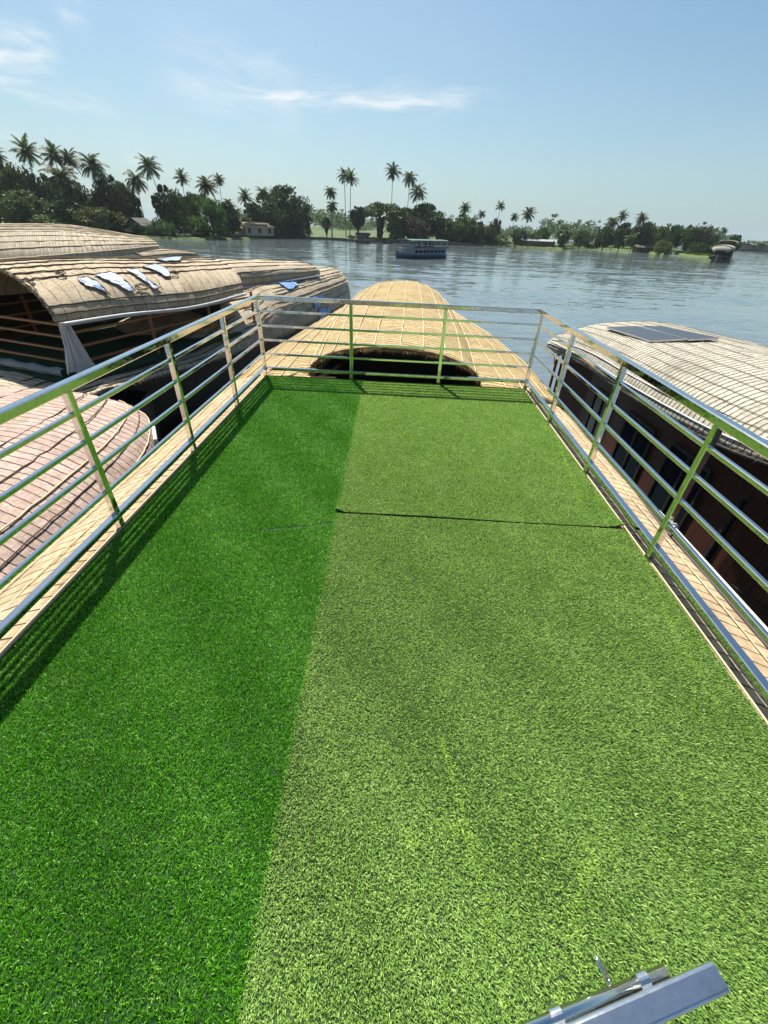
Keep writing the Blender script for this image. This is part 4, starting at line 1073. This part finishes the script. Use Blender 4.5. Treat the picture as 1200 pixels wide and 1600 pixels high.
for a in [(14, 258, 112, 40, 'round', LEAF, 'broad green tree under the tallest left palm'),
          (66, 272, 128, 34, 'round', LEAF, 'dull green tree between the left palms'),
          (28, 300, 104, 46, 'round', LEAF, 'near leafy tree low at the far left'),
          (-30, 250, 116, 46, 'round', LEAF, 'broad tree cut by the left edge'),
          (95, 312, 106, 38, 'tall', LEAF_D, 'dark tree under the drooping palm'),
          (124, 285, 126, 36, 'round', LEAF_D, 'dark tree behind the left palm cluster'),
          (148, 322, 108, 36, 'round', LEAF, 'leafy shore tree left of the gabled house'),
          (166, 276, 124, 30, 'round', LEAF_D, 'dark green tree right of the left palm cluster'),
          (190, 293, 128, 22, 'round', LEAF, 'green tree left of the yellow fronded palm'),
          (70, 330, 100, 34, 'bush', LEAF_Y, 'yellowish shrub in front of the left wood'),
          (186, 330, 118, 20, 'bush', LEAF_D, 'dark shrub beside the gabled house'),
          (214, 344, 119, 13, 'bush', LEAF_D, 'dark shrub in front of the gabled shore house'),
          (234, 350, 120, 9, 'bush', LEAF, 'small shrub in front of the gabled shore house'),
          (262, 289, 134, 27, 'round', LEAF_D, 'round very dark tree behind the slender leaning palm'),
          (256, 341, 124, 15, 'bush', LEAF, 'clipped round shrub right of the gabled house'),
          (243, 336, 128, 10, 'bush', LEAF, 'small round bush right of the gabled house'),
          (292, 308, 150, 22, 'round', LEAF, 'green tree under the lone sky palm'),
          (296, 330, 138, 20, 'bush', LEAF_Y, 'light green bushy tree by the small white shed'),
          (326, 309, 138, 30, 'feather', LEAF, 'feathery willow-like tree at the waterline'),
          (302, 296, 160, 26, 'umbrella', LEAF, 'flat topped tree behind the feathery tree'),
          (352, 318, 148, 24, 'round', LEAF, 'green tree behind the moored houseboat stern'),
          (394, 318, 150, 22, 'tall', LEAF_D, 'dark tree behind the moored houseboat'),
          (440, 294, 148, 42, 'round', LEAF_D, 'huge dark mango tree right of the moored houseboat'),
          (420, 318, 142, 26, 'round', LEAF_D, 'lower dark tree joined to the mango tree'),
          (468, 326, 152, 18, 'round', LEAF_D, 'right shoulder tree of the mango tree clump'),
          (455, 348, 140, 24, 'bush', LEAF_D, 'dark shrub hanging over the water under the mango tree'),
          (510, 338, 172, 8, 'feather', LEAF_D, 'vine clad young tree by the leftmost open bank palm'),
          (560, 322, 172, 13, 'round', LEAF_D, 'narrow dark tree left of the umbrella tree'),
          (596, 312, 170, 37, 'umbrella', LEAF, 'wide umbrella shaped rain tree on the middle bank'),
          (594, 345, 171, 7, 'feather', LEAF_D, 'ivy covered stem under the umbrella tree'),
          (633, 322, 180, 26, 'umbrella', LEAF, 'flat topped tree right of the umbrella rain tree'),
          (622, 336, 170, 20, 'feather', LEAF, 'small loose tree between umbrella tree and brownish tree'),
          (650, 338, 168, 24, 'round', LEAF_B, 'brownish green tree behind the tour boat'),
          (664, 321, 178, 36, 'round', LEAF_D, 'large dark tree behind the brownish tree'),
          (697, 342, 176, 20, 'round', LEAF_D, 'dark tree right of the tour boat canopy'),
          (731, 333, 180, 20, 'round', LEAF, 'round green tree below its palm right of the tour boat'),
          (716, 346, 174, 18, 'feather', LEAF, 'loose hanging tree right of the tour boat'),
          (742, 345, 176, 22, 'round', LEAF_D, 'dark shore tree beside the round green tree'),
          (764, 350, 184, 14, 'round', LEAF, 'small green tree left of the brownish leaved tree'),
          (777, 341, 190, 10, 'tall', LEAF_B, 'brownish leaved tree under the slender palm'),
          (786, 362, 184, 12, 'bush', LEAF_Y, 'light shrub at the tip of the middle bank'),
          (814, 357, 194, 17, 'feather', LEAF_D, 'palmy dark shrub left of the low riverside house'),
          (835, 362, 200, 14, 'bush', LEAF, 'green shrub behind the low riverside house'),
          (850, 357, 212, 12, 'round', LEAF, 'tree rising behind the low riverside house'),
          (884, 353, 192, 12, 'feather', LEAF_D, 'feathery tree above the low drooping palm'),
          (912, 358, 205, 15, 'feather', LEAF, 'feathery tree left end of the right bank wood'),
          (930, 362, 203, 15, 'bush', LEAF_D, 'dark rounded shrub on the right bank'),
          (950, 356, 202, 16, 'round', LEAF_D, 'dark tree below the windblown pair'),
          (978, 350, 206, 18, 'round', LEAF, 'green tree right of the windblown pair'),
          (1008, 346, 206, 18, 'round', LEAF, 'tree below the lone windblown palm'),
          (1018, 348, 212, 14, 'tall', LEAF_D, 'taller dark tree behind the lone windblown palm'),
          (1035, 354, 206, 17, 'round', LEAF, 'green tree above the brown shed roof'),
          (1040, 372, 190, 14, 'bush', LEAF_Y, 'light green bush right of the brown shed'),
          (1062, 352, 210, 15, 'round', LEAF_D, 'rounded dark tree in the middle of the right bank'),
          (1082, 353, 206, 16, 'round', LEAF, 'leafy tree right of the rounded dark tree'),
          (1106, 355, 206, 15, 'round', LEAF_B, 'brownish tree near the right end of the bank'),
          (1094, 374, 192, 13, 'bush', LEAF_D, 'dark shore bush near the right end of the bank'),
          (1122, 363, 202, 14, 'bush', LEAF_D, 'low tree just left of the right houseboat'),
          (1150, 367, 206, 13, 'round', LEAF_D, 'last tree of the right bank behind the houseboat roof')]:
    nm = 'shrub' if a[4] == 'bush' else 'broadleaf_tree'
    tree(a[0], a[1], a[2], a[3], a[4], a[6], a[5], 'shrub' if a[4] == 'bush' else 'tree', nm, low=.3 if a[4] in ('bush', 'umbrella') or a[0] in (560, 510) else -.02)

for k in range(64):
    f = k/63
    px = 205+(805-205)*f+rnd.uniform(-5, 5); sy = np.interp(px, [195, 290, 345, 480, 560, 640, 760, 812], [371, 374, 375, 372, 377, 380, 384, 386])
    if 478 < px < 560 and rnd.random() < .8 or 338 < px < 436: continue
    b_ = onz(px, sy, WZ); Yb = b_.y+rnd.uniform(2.5, 9); h_ = rnd.uniform(5, 16) if not 480 < px < 640 else rnd.uniform(3, 8)
    tree(px, sy-h_-3, Yb, rnd.uniform(7, 15), 'bush', 'low green undergrowth bush at the waterline of the middle bank', [LEAF, LEAF_D, LEAF_D, LEAF_D][rnd.randrange(4)], 'shrub', 'shrub', group=UNDER)
# far wood along the horizon, one mass
def far_wood():
    g = np.random.default_rng(5); V = []; cl = []
    for k in range(520):
        x = g.uniform(330, 1240); Y = g.uniform(380, 620)
        p = onz(x, 400, -3); d = V3(ray(x, 345).x, ray(x, 345).y, 0); P = CAM+d*(Y/d.y)
        h = g.uniform(7, 13)*(1.0 if x < 700 else .8)*(1+.35*math.sin(x*.03)+.2*math.sin(x*.11))
        if x > 1140: h *= .62
        r = g.uniform(5, 10)
        for q in range(5): cl.append((P.x+g.uniform(-1, 1)*r, P.y+g.uniform(-1, 1)*r, -2.6+h*g.uniform(.3, 1), g.uniform(2.5, 5)))
        if g.uniform() < .16: cl += [(P.x+g.uniform(-2, 2), P.y, -2.6+h*g.uniform(1.1, 1.4), 1.6)]
    C = np.array(cl); cen = np.repeat(C, 26, 0); N = len(cen)
    d = g.normal(0, 1, (N, 3)); d /= np.linalg.norm(d, axis=1)[:, None]
    P = cen[:, :3]+d*(g.uniform(.3, 1, N)**.5*cen[:, 3])[:, None]*np.array([1, 1, .7])
    L = g.uniform(.8, 1.9, N); ax = d+g.normal(0, .5, (N, 3)); ax /= np.linalg.norm(ax, axis=1)[:, None]
    sd = np.cross(ax, g.normal(0, 1, (N, 3))); sd /= np.linalg.norm(sd, axis=1)[:, None]
    V = np.stack([P-ax*L[:, None]*.5, P+sd*L[:, None]*.4, P+ax*L[:, None]*.5, P-sd*L[:, None]*.4], 1).reshape(-1, 3)
    o = np_mesh('distant_wood', V, [np.arange(N)[:, None]*4+np.array([[0, 1, 2, 3]])], LEAF)
    tag(o, 'hazy line of distant woods along the horizon', 'wood', kind='stuff')
far_wood()
# reeds along the bright bank
def reeds():
    g = np.random.default_rng(8); P = []
    px = [(850, 387), (880, 389.3), (900, 387.5), (960, 390.5), (1000, 393.5), (1036, 398.5), (1050, 395.5), (1080, 400.5), (1112, 403.5)]
    pts = [onz(x, y, WZ) for x, y in px]; tot = []
    for a, b in zip(pts[:-1], pts[1:]):
        n = int((b-a).length*110); f = g.uniform(0, 1, n); q = np.array(a)[None]+(np.array(b)-np.array(a))[None]*f[:, None]
        u = np.array([q[:, 0]-CAM.x, q[:, 1], 0*q[:, 0]]).T; u /= np.linalg.norm(u, axis=1)[:, None]
        tot.append(q+u*(g.uniform(0, 1, n)**1.3*9)[:, None])
    P = np.concatenate(tot); N = len(P); h = g.uniform(.5, 1.25, N); w = g.uniform(.10, .22, N); a = g.uniform(0, 6.28, N)
    z = WZ+.1
    b1 = np.stack([P[:, 0]-np.cos(a)*w, P[:, 1]-np.sin(a)*w, np.full(N, z)], 1); b2 = np.stack([P[:, 0]+np.cos(a)*w, P[:, 1]+np.sin(a)*w, np.full(N, z)], 1)
    tp = np.stack([P[:, 0]+g.normal(0, .2, N), P[:, 1]+g.normal(0, .2, N), z+h], 1)
    V = np.stack([b1, b2, tp], 1).reshape(-1, 3)
    o = np_mesh('bank_grass', V, [np.arange(N)[:, None]*3+np.array([[0, 1, 2]])], leaf_mat('bright reed grass', (.06, .095, .016, 1), (.11, .16, .03, 1), (.17, .21, .055, 1), .35))
    tag(o, 'bright green grass growing along the right riverbank', 'grass', kind='stuff')
reeds()

# ------------------------------------------------------------------ houses and towers on the bank
WALL_W = plain('whitewashed wall', (.55, .53, .48, 1), .9, scale=1, var=.15)
WALL_G = plain('grey boarded wall', (.20, .19, .17, 1), .9, scale=1.2, var=.3)
ROOF_T = plain('weathered grey brown roof', (.085, .08, .07, 1), .9, scale=2, var=.35)
ROOF_S = plain('pale sheet roof', (.34, .35, .34, 1), .5, scale=1, var=.15)
BLUE = plain('blue boat paint', (.018, .045, .09, 1), .4, scale=2, var=.15)
LBLUE = plain('light blue boat paint', (.10, .19, .28, 1), .4, scale=2, var=.12)
WHITE = plain('white boat paint', (.32, .34, .36, 1), .45, scale=2, var=.12)
GREENC = plain('green canopy cloth', (.03, .11, .085, 1), .7, scale=2, var=.2)
RED = plain('red life ring', (.5, .05, .03, 1), .5)
KZ = [1.0]
class LB(MB):
    """parts in a local frame: x along, y across, z up"""
    def __init__(s, o, h): super().__init__(); s.o = Vector(o); s.h = h
    def build(s, *a, **k):
        c, n = math.cos(s.h), math.sin(s.h)
        s.v = [(s.o.x+x*c-y*n, s.o.y+x*n+y*c, s.o.z+z*KZ[0]) for x, y, z in s.v]
        return super().build(*a, **k)
def house(px, Y, wid, dep, hw, hr, label, wall, roofm, rz=0.0, group=None, hip=False, z=GZ):
    c = ony(px, 370, Y); o = V3(c.x, Y, z); r = empty('house', o, label, 'house', group)
    L = lambda: LB(o, rz)
    L().box((0, 0, hw/2-.3), (wid, dep, hw+.6)).build('wall', wall, r)
    b = L(); e = .5; xs = (-wid/2-e, wid/2+e); q = wid*.3 if hip else 0
    b.add([(xs[0], -dep/2-e, hw), (xs[1], -dep/2-e, hw), (xs[1], dep/2+e, hw), (xs[0], dep/2+e, hw), (xs[0]+q, 0, hw+hr), (xs[1]-q, 0, hw+hr)],
          [(0, 1, 5, 4), (2, 3, 4, 5), (1, 2, 5), (3, 0, 4), (3, 2, 1, 0)])
    b.build('roof', roofm, r)
    for k in range(max(1, int(wid/3))):
        x = -wid/2+(k+.5)*wid/max(1, int(wid/3))
        w = L().box((x, -dep/2-.02, hw*.55), (1.0, .06, 1.1)).build('window', GLASS_D, r)
        f = L()
        for (cx_, cz, sx, sz) in ((x, hw*.55+.58, 1.2, .08), (x, hw*.55-.58, 1.2, .08), (x-.54, hw*.55, .08, 1.08), (x+.54, hw*.55, .08, 1.08)): f.box((cx_, -dep/2-.045, cz), (sx, .09, sz))
        f.build('window_frame', PLANK, w)
    L().box((wid*.5-.55 if wid > 4 else .1, -dep/2-.025, 1.0), (.8, .07, 2.0)).build('door', DARKWOOD, r)
    return r
house(224, 134, 5, 4.5, 1.9, 1.7, 'grey gabled house at the shore under the yellow fronded palm', WALL_G, ROOF_T, R(80))
house(190, 134, 5, 4, 1.9, 1.0, 'low grey shed left of the gabled shore house', WALL_G, ROOF_S, R(10))
house(279, 140, 4.5, 4, 1.8, .9, 'small white shed behind the round bush', WALL_W, ROOF_S, R(5))
house(842, 206, 13.0, 4, 1.7, .6, 'low dark house with pale sheet roof at the water', PLANK, ROOF_S, R(0))
house(1017, 204, 9, 4, 1.2, .9, 'brown roofed shed half hidden in the right bank trees', PLANK, ROOF_T, R(-5))
house(567, 186, 4.5, 3, 1.2, .8, 'tiny hut at the water under the narrow dark tree', WALL_G, ROOF_T, R(0))
def tower(px, top, Y, label):
    c = ony(px, top, Y); z0 = GZ; H = c.z-z0; r = empty('pylon', (c.x, Y, z0), label, 'pylon', 'transmission pylons on the horizon')
    b = MB(); w = 2.6
    for sx, sy in ((-1, -1), (1, -1), (1, 1), (-1, 1)): b.tube([(c.x+sx*w, Y+sy*w, z0), (c.x+sx*.3, Y+sy*.3, c.z)], .22, 4)
    for k in range(6):
        f, g_ = k/6, (k+1)/6; a, d = w*(1-f)+.3*f, w*(1-g_)+.3*g_
        b.tube([(c.x-a, Y-a, z0+H*f), (c.x+d, Y-d, z0+H*g_)], .14, 4); b.tube([(c.x+a, Y-a, z0+H*f), (c.x-d, Y-d, z0+H*g_)], .14, 4)
    b.build('lattice_mast', PIPE_G, r); a = MB()
    for f in (.82, .92): a.tube([(c.x-3, Y, z0+H*f), (c.x+3, Y, z0+H*f)], .16, 4)
    a.build('cross_arm', PIPE_G, r)
tower(850, 344, 400, 'faint transmission pylon above the low riverside house')
tower(907, 352, 420, 'faint transmission pylon left of the right bank wood')

# ------------------------------------------------------------------ distant boats
def small_houseboat(p0, p1, wid, label, wall, roofm, tiers, name='houseboat', group='thatched houseboats out on the river', win=True, post=None):
    """p0 stern, p1 bow at the waterline"""
    d = (p1-p0); L = math.hypot(d.x, d.y); h = math.atan2(d.y, d.x); o = V3(p0.x, p0.y, WZ)
    r = empty(name, o, label, 'houseboat', group)
    c_, n_ = math.cos(h), math.sin(h)
    def w(x, y, z): return V3(o.x+x*c_-y*n_, o.y+x*n_+y*c_, o.z+z)
    rows = []
    for f, hw, zt in ((0, .8, 1.0), (.1, 1, .85), (.5, 1, .75), (.8, .85, .85), (.95, .3, 1.4), (1.0, .04, 2.0)):
        rows.append([w(f*L, -wid/2*hw, zt), w(f*L, -wid/2*hw*.7, -.5), w(f*L, wid/2*hw*.7, -.5), w(f*L, wid/2*hw, zt)])
    MB().grid(rows).build('hull', DARKWOOD, r)
    MB().grid([[w(f*L, -wid/2*hw, .72), w(f*L, wid/2*hw, .72)] for f, hw in ((.02, .8), (.1, .98), (.5, .98), (.8, .83))]).build('deck', PLANK, r)
    for (f0, f1, z0, z1, zc, arch, solid) in tiers:
        b = LB(o, h); x0, x1 = f0*L, f1*L; hw = wid/2*.86
        if solid: b.box(((x0+x1)/2, 0, (z0+z1)/2), (x1-x0-.6, hw*2, z1-z0)).build('cabin_wall', wall, r)
        else:
            for k in range(5):
                for sg in (-1, 1): LB(o, h).box((x0+.4+(x1-x0-.8)*k/4, sg*hw, (z0+z1)/2), (.14, .14, z1-z0)).build('post', post or ORANGE, r)
            b.box(((x0+x1)/2, 0, z0+.35), (x1-x0-.5, hw*2, .6)).build('side_panel', wall, r)
        st = [(w(x, -wid/2*1.05*k_, z1-.15), w(x, 0, z1+zc*(.75 if k_ < 1 else 1)), w(x, wid/2*1.05*k_, z1-.15)) for x, k_ in ((x0-.3, .92), (x0+.8, 1), ((x0+x1)/2, 1), (x1-.8, 1), (x1+.4, .9))]
        if not solid: e_ = st[-1]; st += [(w(x1+1.2, -wid/2*.8, z1-.4), w(x1+1.3, 0, z1+zc*.45), w(x1+1.2, wid/2*.8, z1-.4)), (w(x1+1.6, -wid/2*.6, z1-.8), w(x1+1.7, 0, z1-.25), w(x1+1.6, wid/2*.6, z1-.8))]
        loft('roof', st, roofm, r, p=arch, sub=3, nv=16, lump=.03, thick=.12)
        if solid and win:
            for k in range(3):
                x = x0+(k+.5)*(x1-x0)/3
                for sg in (-1, 1): LB(o, h).box((x, sg*(hw+.01), z0+(z1-z0)*.58), (1.1, .08, (z1-z0)*.5)).build('window', GLASS_D, r)
    return r
CREAM = plain('cream boarded wall', (.36, .32, .23, 1), .8, scale=1.2, var=.15)
small_houseboat(onz(432, 373, WZ), onz(340, 372, WZ), 4.6, 'cream walled houseboat moored under the dark mango tree', CREAM, TH_PALE,
                [(.1, .62, .7, 3.2, .55, .7, True), (.2, .5, 3.75, 3.9, .5, .7, False), (.66, .9, .7, 2.6, .8, .8, False)])
small_houseboat(onz(1150, 405, WZ)+V3(4, 13, 0), onz(1118, 411, WZ), 5.2, 'dark houseboat under way at the right in front of the bank', DARKWOOD, TH_R,
                [(.05, .5, .7, 4.6, .9, .7, True), (.52, .93, .7, 3.2, 1.0, .7, False)], post=DARKWOOD)
small_houseboat(onz(1160, 392, WZ), onz(1176, 391, WZ)+V3(6, 0, 0), 6, 'left grey houseboat far off by the right edge', WALL_G, TH_GREY, [(.08, .85, .7, 3.8, 1.0, .7, True)], group='grey houseboats far off')
small_houseboat(onz(1184, 393, WZ), onz(1203, 392, WZ)+V3(8, 0, 0), 6, 'right grey houseboat far off, cut by the right edge', WALL_G, TH_GREY, [(.08, .85, .7, 4.0, 1.0, .7, True)], group='grey houseboats far off')

def canoe(px0, px1, label):
    a, b = onz(*px0, WZ), onz(*px1, WZ); d = b-a; L = d.length; u = d/L; s_ = V3(u.y, -u.x, 0); rows = []
    r = empty('canoe', a.lerp(b, .5), label, 'canoe')
    for f in (0, .12, .3, .5, .7, .88, 1):
        hw = .55*math.sin(math.pi*min(max(f, .03), .97))**.5; zt = .28+.5*abs(2*f-1)**3; c = a+d*f
        rows.append([c-s_*hw+V3(0, 0, zt), c-s_*hw*.8+V3(0, 0, .05), c+V3(0, 0, -.15), c+s_*hw*.8+V3(0, 0, .05), c+s_*hw+V3(0, 0, zt)])
    MB().grid(rows).build('hull', DARKWOOD, r)
    for f in (.3, .6): MB().bar(a+d*f-s_*.45+V3(0, 0, .3), a+d*f+s_*.45+V3(0, 0, .3), .2, .04).build('thwart', PLANK, r)
canoe((556, 379.5), (577, 380.5), 'dark wooden canoe at the quay under the narrow dark tree')
canoe((598, 380.5), (613, 381), 'small dark canoe moored below the umbrella tree')

# tour boat crossing mid river
SKIN = plain('brown skin', (.16, .085, .05, 1), .6); HAIR = plain('black hair', (.01, .008, .007, 1), .6)
def person(loc, h, label, shirt, sit=True, face=0.0):
    """seated or standing figure, one skinned body; shirt and hair are children"""
    r = empty('person', loc, label, 'person', 'passengers on the blue tour boat')
    c_, n_ = math.cos(face), math.sin(face)
    def w(x, y, z): return (x*c_-y*n_, x*n_+y*c_, z)
    if sit: hip, kn, ft = .45, (.42, .46), (.45, .06)
    else: hip, kn, ft = .88, (.04, .48), (.0, .06)
    J = [(0, 0, hip), (.02, 0, hip+.28), (.02, 0, hip+.52), (.03, 0, hip+.62), (.04, 0, hip+.70), (.04, 0, hip+.80)]
    rad = [.13, .13, .12, .055, .085, .075]; E = [(0, 1), (1, 2), (2, 3), (3, 4), (4, 5)]
    for sg in (-1, 1):
        k = len(J)
        J += [(0.02, sg*.10, hip-.02), (kn[0], sg*.11, kn[1]), (ft[0], sg*.11, ft[1]), (ft[0]+.16, sg*.12, ft[1]-.02)]; rad += [.085, .06, .042, .03]
        E += [(0, k), (k, k+1), (k+1, k+2), (k+2, k+3)]
        J += [(.02, sg*.20, hip+.50), (.06, sg*.25, hip+.24), (.26, sg*.18, hip+.14), (.34, sg*.16, hip+.13)]; rad += [.055, .045, .034, .028]
        E += [(2, k+4), (k+4, k+5), (k+5, k+6), (k+6, k+7)]
    def skin(name, J, E, rad, m, lev=1):
        me = bpy.data.meshes.new(name); me.from_pydata([w(*j) for j in J], E, []); me.materials.append(m)
        o = bpy.data.objects.new(name, me); COL.objects.link(o); o.parent = r
        sk = o.modifiers.new('skin', 'SKIN'); sk.use_smooth_shade = True
        for v, q in zip(me.skin_vertices[0].data if me.skin_vertices else [], rad): v.radius = (q, q)
        if not me.skin_vertices:
            me.skin_vertices  # created by the modifier below
        s2 = o.modifiers.new('sub', 'SUBSURF'); s2.levels = s2.render_levels = lev
        return o
    bm_layers = skin('body', J, E, rad, SKIN)
    SJ = [(0, 0, hip+.02), (.02, 0, hip+.28), (.02, 0, hip+.53)]; SE = [(0, 1), (1, 2)]; SR = [.155, .15, .135]
    for sg in (-1, 1):
        k = len(SJ); SJ += [(.02, sg*.20, hip+.50), (.05, sg*.245, hip+.32)]; SR += [.075, .065]; SE += [(2, k), (k, k+1)]
    skin('shirt', SJ, SE, SR, shirt)
    skin('hair', [(.01, 0, hip+.77), (.0, 0, hip+.84), (.05, 0, hip+.87)], [(0, 1), (1, 2)], [.08, .085, .06], HAIR)
    return r
def set_skin(o, rad):
    pass
def tour_boat():
    KZ[0] = .7
    a, b = onz(619, 403.5, WZ), onz(688, 402.5, WZ); d = b-a; L = math.hypot(d.x, d.y); h = math.atan2(d.y, d.x); o = V3(a.x, a.y, WZ)
    r = empty('tour_boat', o, 'two deck blue passenger boat with green canopy crossing mid river', 'tour boat')
    c_, n_ = math.cos(h), math.sin(h)
    w = lambda x, y, z: V3(o.x+x*c_-y*n_, o.y+x*n_+y*c_, o.z+z*KZ[0])
    Wd = 3.6; rows = []
    prof = ((0, .10, 1.75), (.05, .5, 1.45), (.15, .85, 1.15), (.3, 1, .95), (.7, 1, .9), (1.0, .92, 1.05))
    for f, k, zt in prof:
        rows.append([w(f*L, -Wd/2*k, zt), w(f*L, -Wd/2*k*.95, .35), w(f*L, -Wd/2*k*.7, -.5), w(f*L, Wd/2*k*.7, -.5), w(f*L, Wd/2*k*.95, .35), w(f*L, Wd/2*k, zt)])
    hb = MB().grid(rows); k = len(hb.v); hb.f.append(tuple(range(k-6, k))); hb.f.append((5, 4, 3, 2, 1, 0)); hb.build('hull', BLUE, r)
    for sg in (-1, 1):
        MB().grid([[w(f*L, sg*(Wd/2*k_*.985+.03), zt*.62+.16), w(f*L, sg*(Wd/2*k_+.035), zt-.05)] for f, k_, zt in prof]).build('stripe', LBLUE, r)
    MB().grid([[w(f*L, -Wd/2*k_*.97, .82), w(f*L, Wd/2*k_*.97, .82)] for f, k_ in ((.06, .5), (.15, .85), (.3, 1), (.7, 1), (.99, .92))]).build('deck', PLANK, r)
    Lb_ = lambda: LB(o, h)
    # lower cabin: low white sides, pillars, a dark block put in for the shade behind the openings
    for sg in (-1, 1):
        Lb_().box((L*.60, sg*(Wd/2-.16), 1.12), (L*.70, .06, .42)).build('cabin_side', LBLUE, r)
        for kx in range(9):
            Lb_().box((L*.26+L*.68*kx/8, sg*(Wd/2-.16), 1.75), (.12, .08, .9)).build('pillar', WHITE, r)
    Lb_().box((L*.60, 0, 1.35), (L*.60, 1.0, 1.0)).build('cabin_shade_block', DARKWOOD, r)
    Lb_().box((L*.245, 0, 1.5), (.08, Wd-.4, 1.25)).build('bulkhead', WHITE, r)
    Lb_().box((L*.97, 0, 1.5), (.08, Wd-.4, 1.25)).build('bulkhead', LBLUE, r)
    Lb_().box((L*.60, 0, 2.23), (L*.80, Wd+.1, .10)).build('upper_deck', WHITE, r)
    for sg in (-1, 1):
        Lb_().box((L*.62, sg*(Wd/2), 2.52), (L*.74, .05, .42)).build('side_board', LBLUE if sg > 0 else BLUE, r)
        Lb_().box((L*.62, sg*(Wd/2), 3.0), (L*.74, .05, .05)).build('hand_rail', WHITE, r)
        for kx in range(6): Lb_().box((L*.22+L*.76*kx/5, sg*(Wd/2-.08), 3.2), (.07, .07, 1.9)).build('canopy_post', WHITE, r)
    st = [(w(x, -Wd/2-.15, 4.12), w(x, 0, 4.42), w(x, Wd/2+.15, 4.12)) for x in (L*.14, L*.4, L*.7, L*1.0)]
    loft('canopy', st, GREENC, r, p=.9, sub=3, nv=12, lump=.02, thick=.08)
    Lb_().box((L*.30, 0, 2.75), (.9, 1.6, .9)).build('wheelhouse', WHITE, r)
    for kx in range(4):
        Lb_().box((L*.42+kx*1.5, 0, 2.62), (.45, Wd-.9, .12)).build('bench', ORANGE, r)
    for sg in (-1,):
        lr = LB(o, h); n = 14; rows = []
        for i in range(n+1):
            t_ = 2*math.pi*i/n; rows.append([(L*.52+math.cos(t_)*(.33+.08*math.cos(q)), sg*(Wd/2+.05)+.08*math.sin(q), 1.75+math.sin(t_)*(.33+.08*math.cos(q))) for q in (0, 1.57, 3.14, 4.71, 6.28)])
        lr.grid(rows).build('life_ring', RED, r, True)
    MB().tube([w(.1, 0, 1.7), w(.05, 0, 3.0)], .03, 6).build('bow_staff', WHITE, r)
    SH = [WHITE, plain('pale shirt', (.5, .45, .35, 1)), plain('dark shirt', (.03, .035, .05, 1)), plain('pink shirt', (.5, .22, .22, 1)), plain('blue shirt', (.08, .14, .3, 1)), plain('yellow shirt', (.5, .38, .08, 1))]
    LBL = ['person in white shirt seated at the front of the boat\'s upper deck', 'person in beige shirt seated on the first upper deck bench, far side', 'person in dark shirt seated mid upper deck, near side',
           'person in pink shirt seated mid upper deck, far side', 'person in blue shirt seated near the stern of the upper deck', 'person in yellow shirt on the last upper deck bench']
    for i, (x, y) in enumerate(((L*.42, -.9), (L*.42, .6), (L*.42+1.5, -1.0), (L*.42+1.5, .5), (L*.42+3, -.7), (L*.42+4.5, -.2))):
        person(w(x+.05, y, 2.28), 1.6, LBL[i], SH[i], True, h+math.pi)
tour_boat()
KZ[0] = 1.0

# ------------------------------------------------------------------ haze
def haze():
    m = bpy.data.materials.new('river haze'); m.use_nodes = True; nt = m.node_tree; nt.nodes.clear()
    o = nt.nodes.new('ShaderNodeOutputMaterial'); v = nt.nodes.new('ShaderNodeVolumePrincipled')
    v.inputs['Color'].default_value = (.82, .92, 1, 1); v.inputs['Density'].default_value = HAZE_D; v.inputs['Anisotropy'].default_value = .3
    nt.links.new(v.outputs[0], o.inputs['Volume'])
    b = MB().box((0, 900, 15), (3000, 2400, 42))
    tag(b.build('haze', m), kind='stuff')
HAZE_D = .00013
haze()
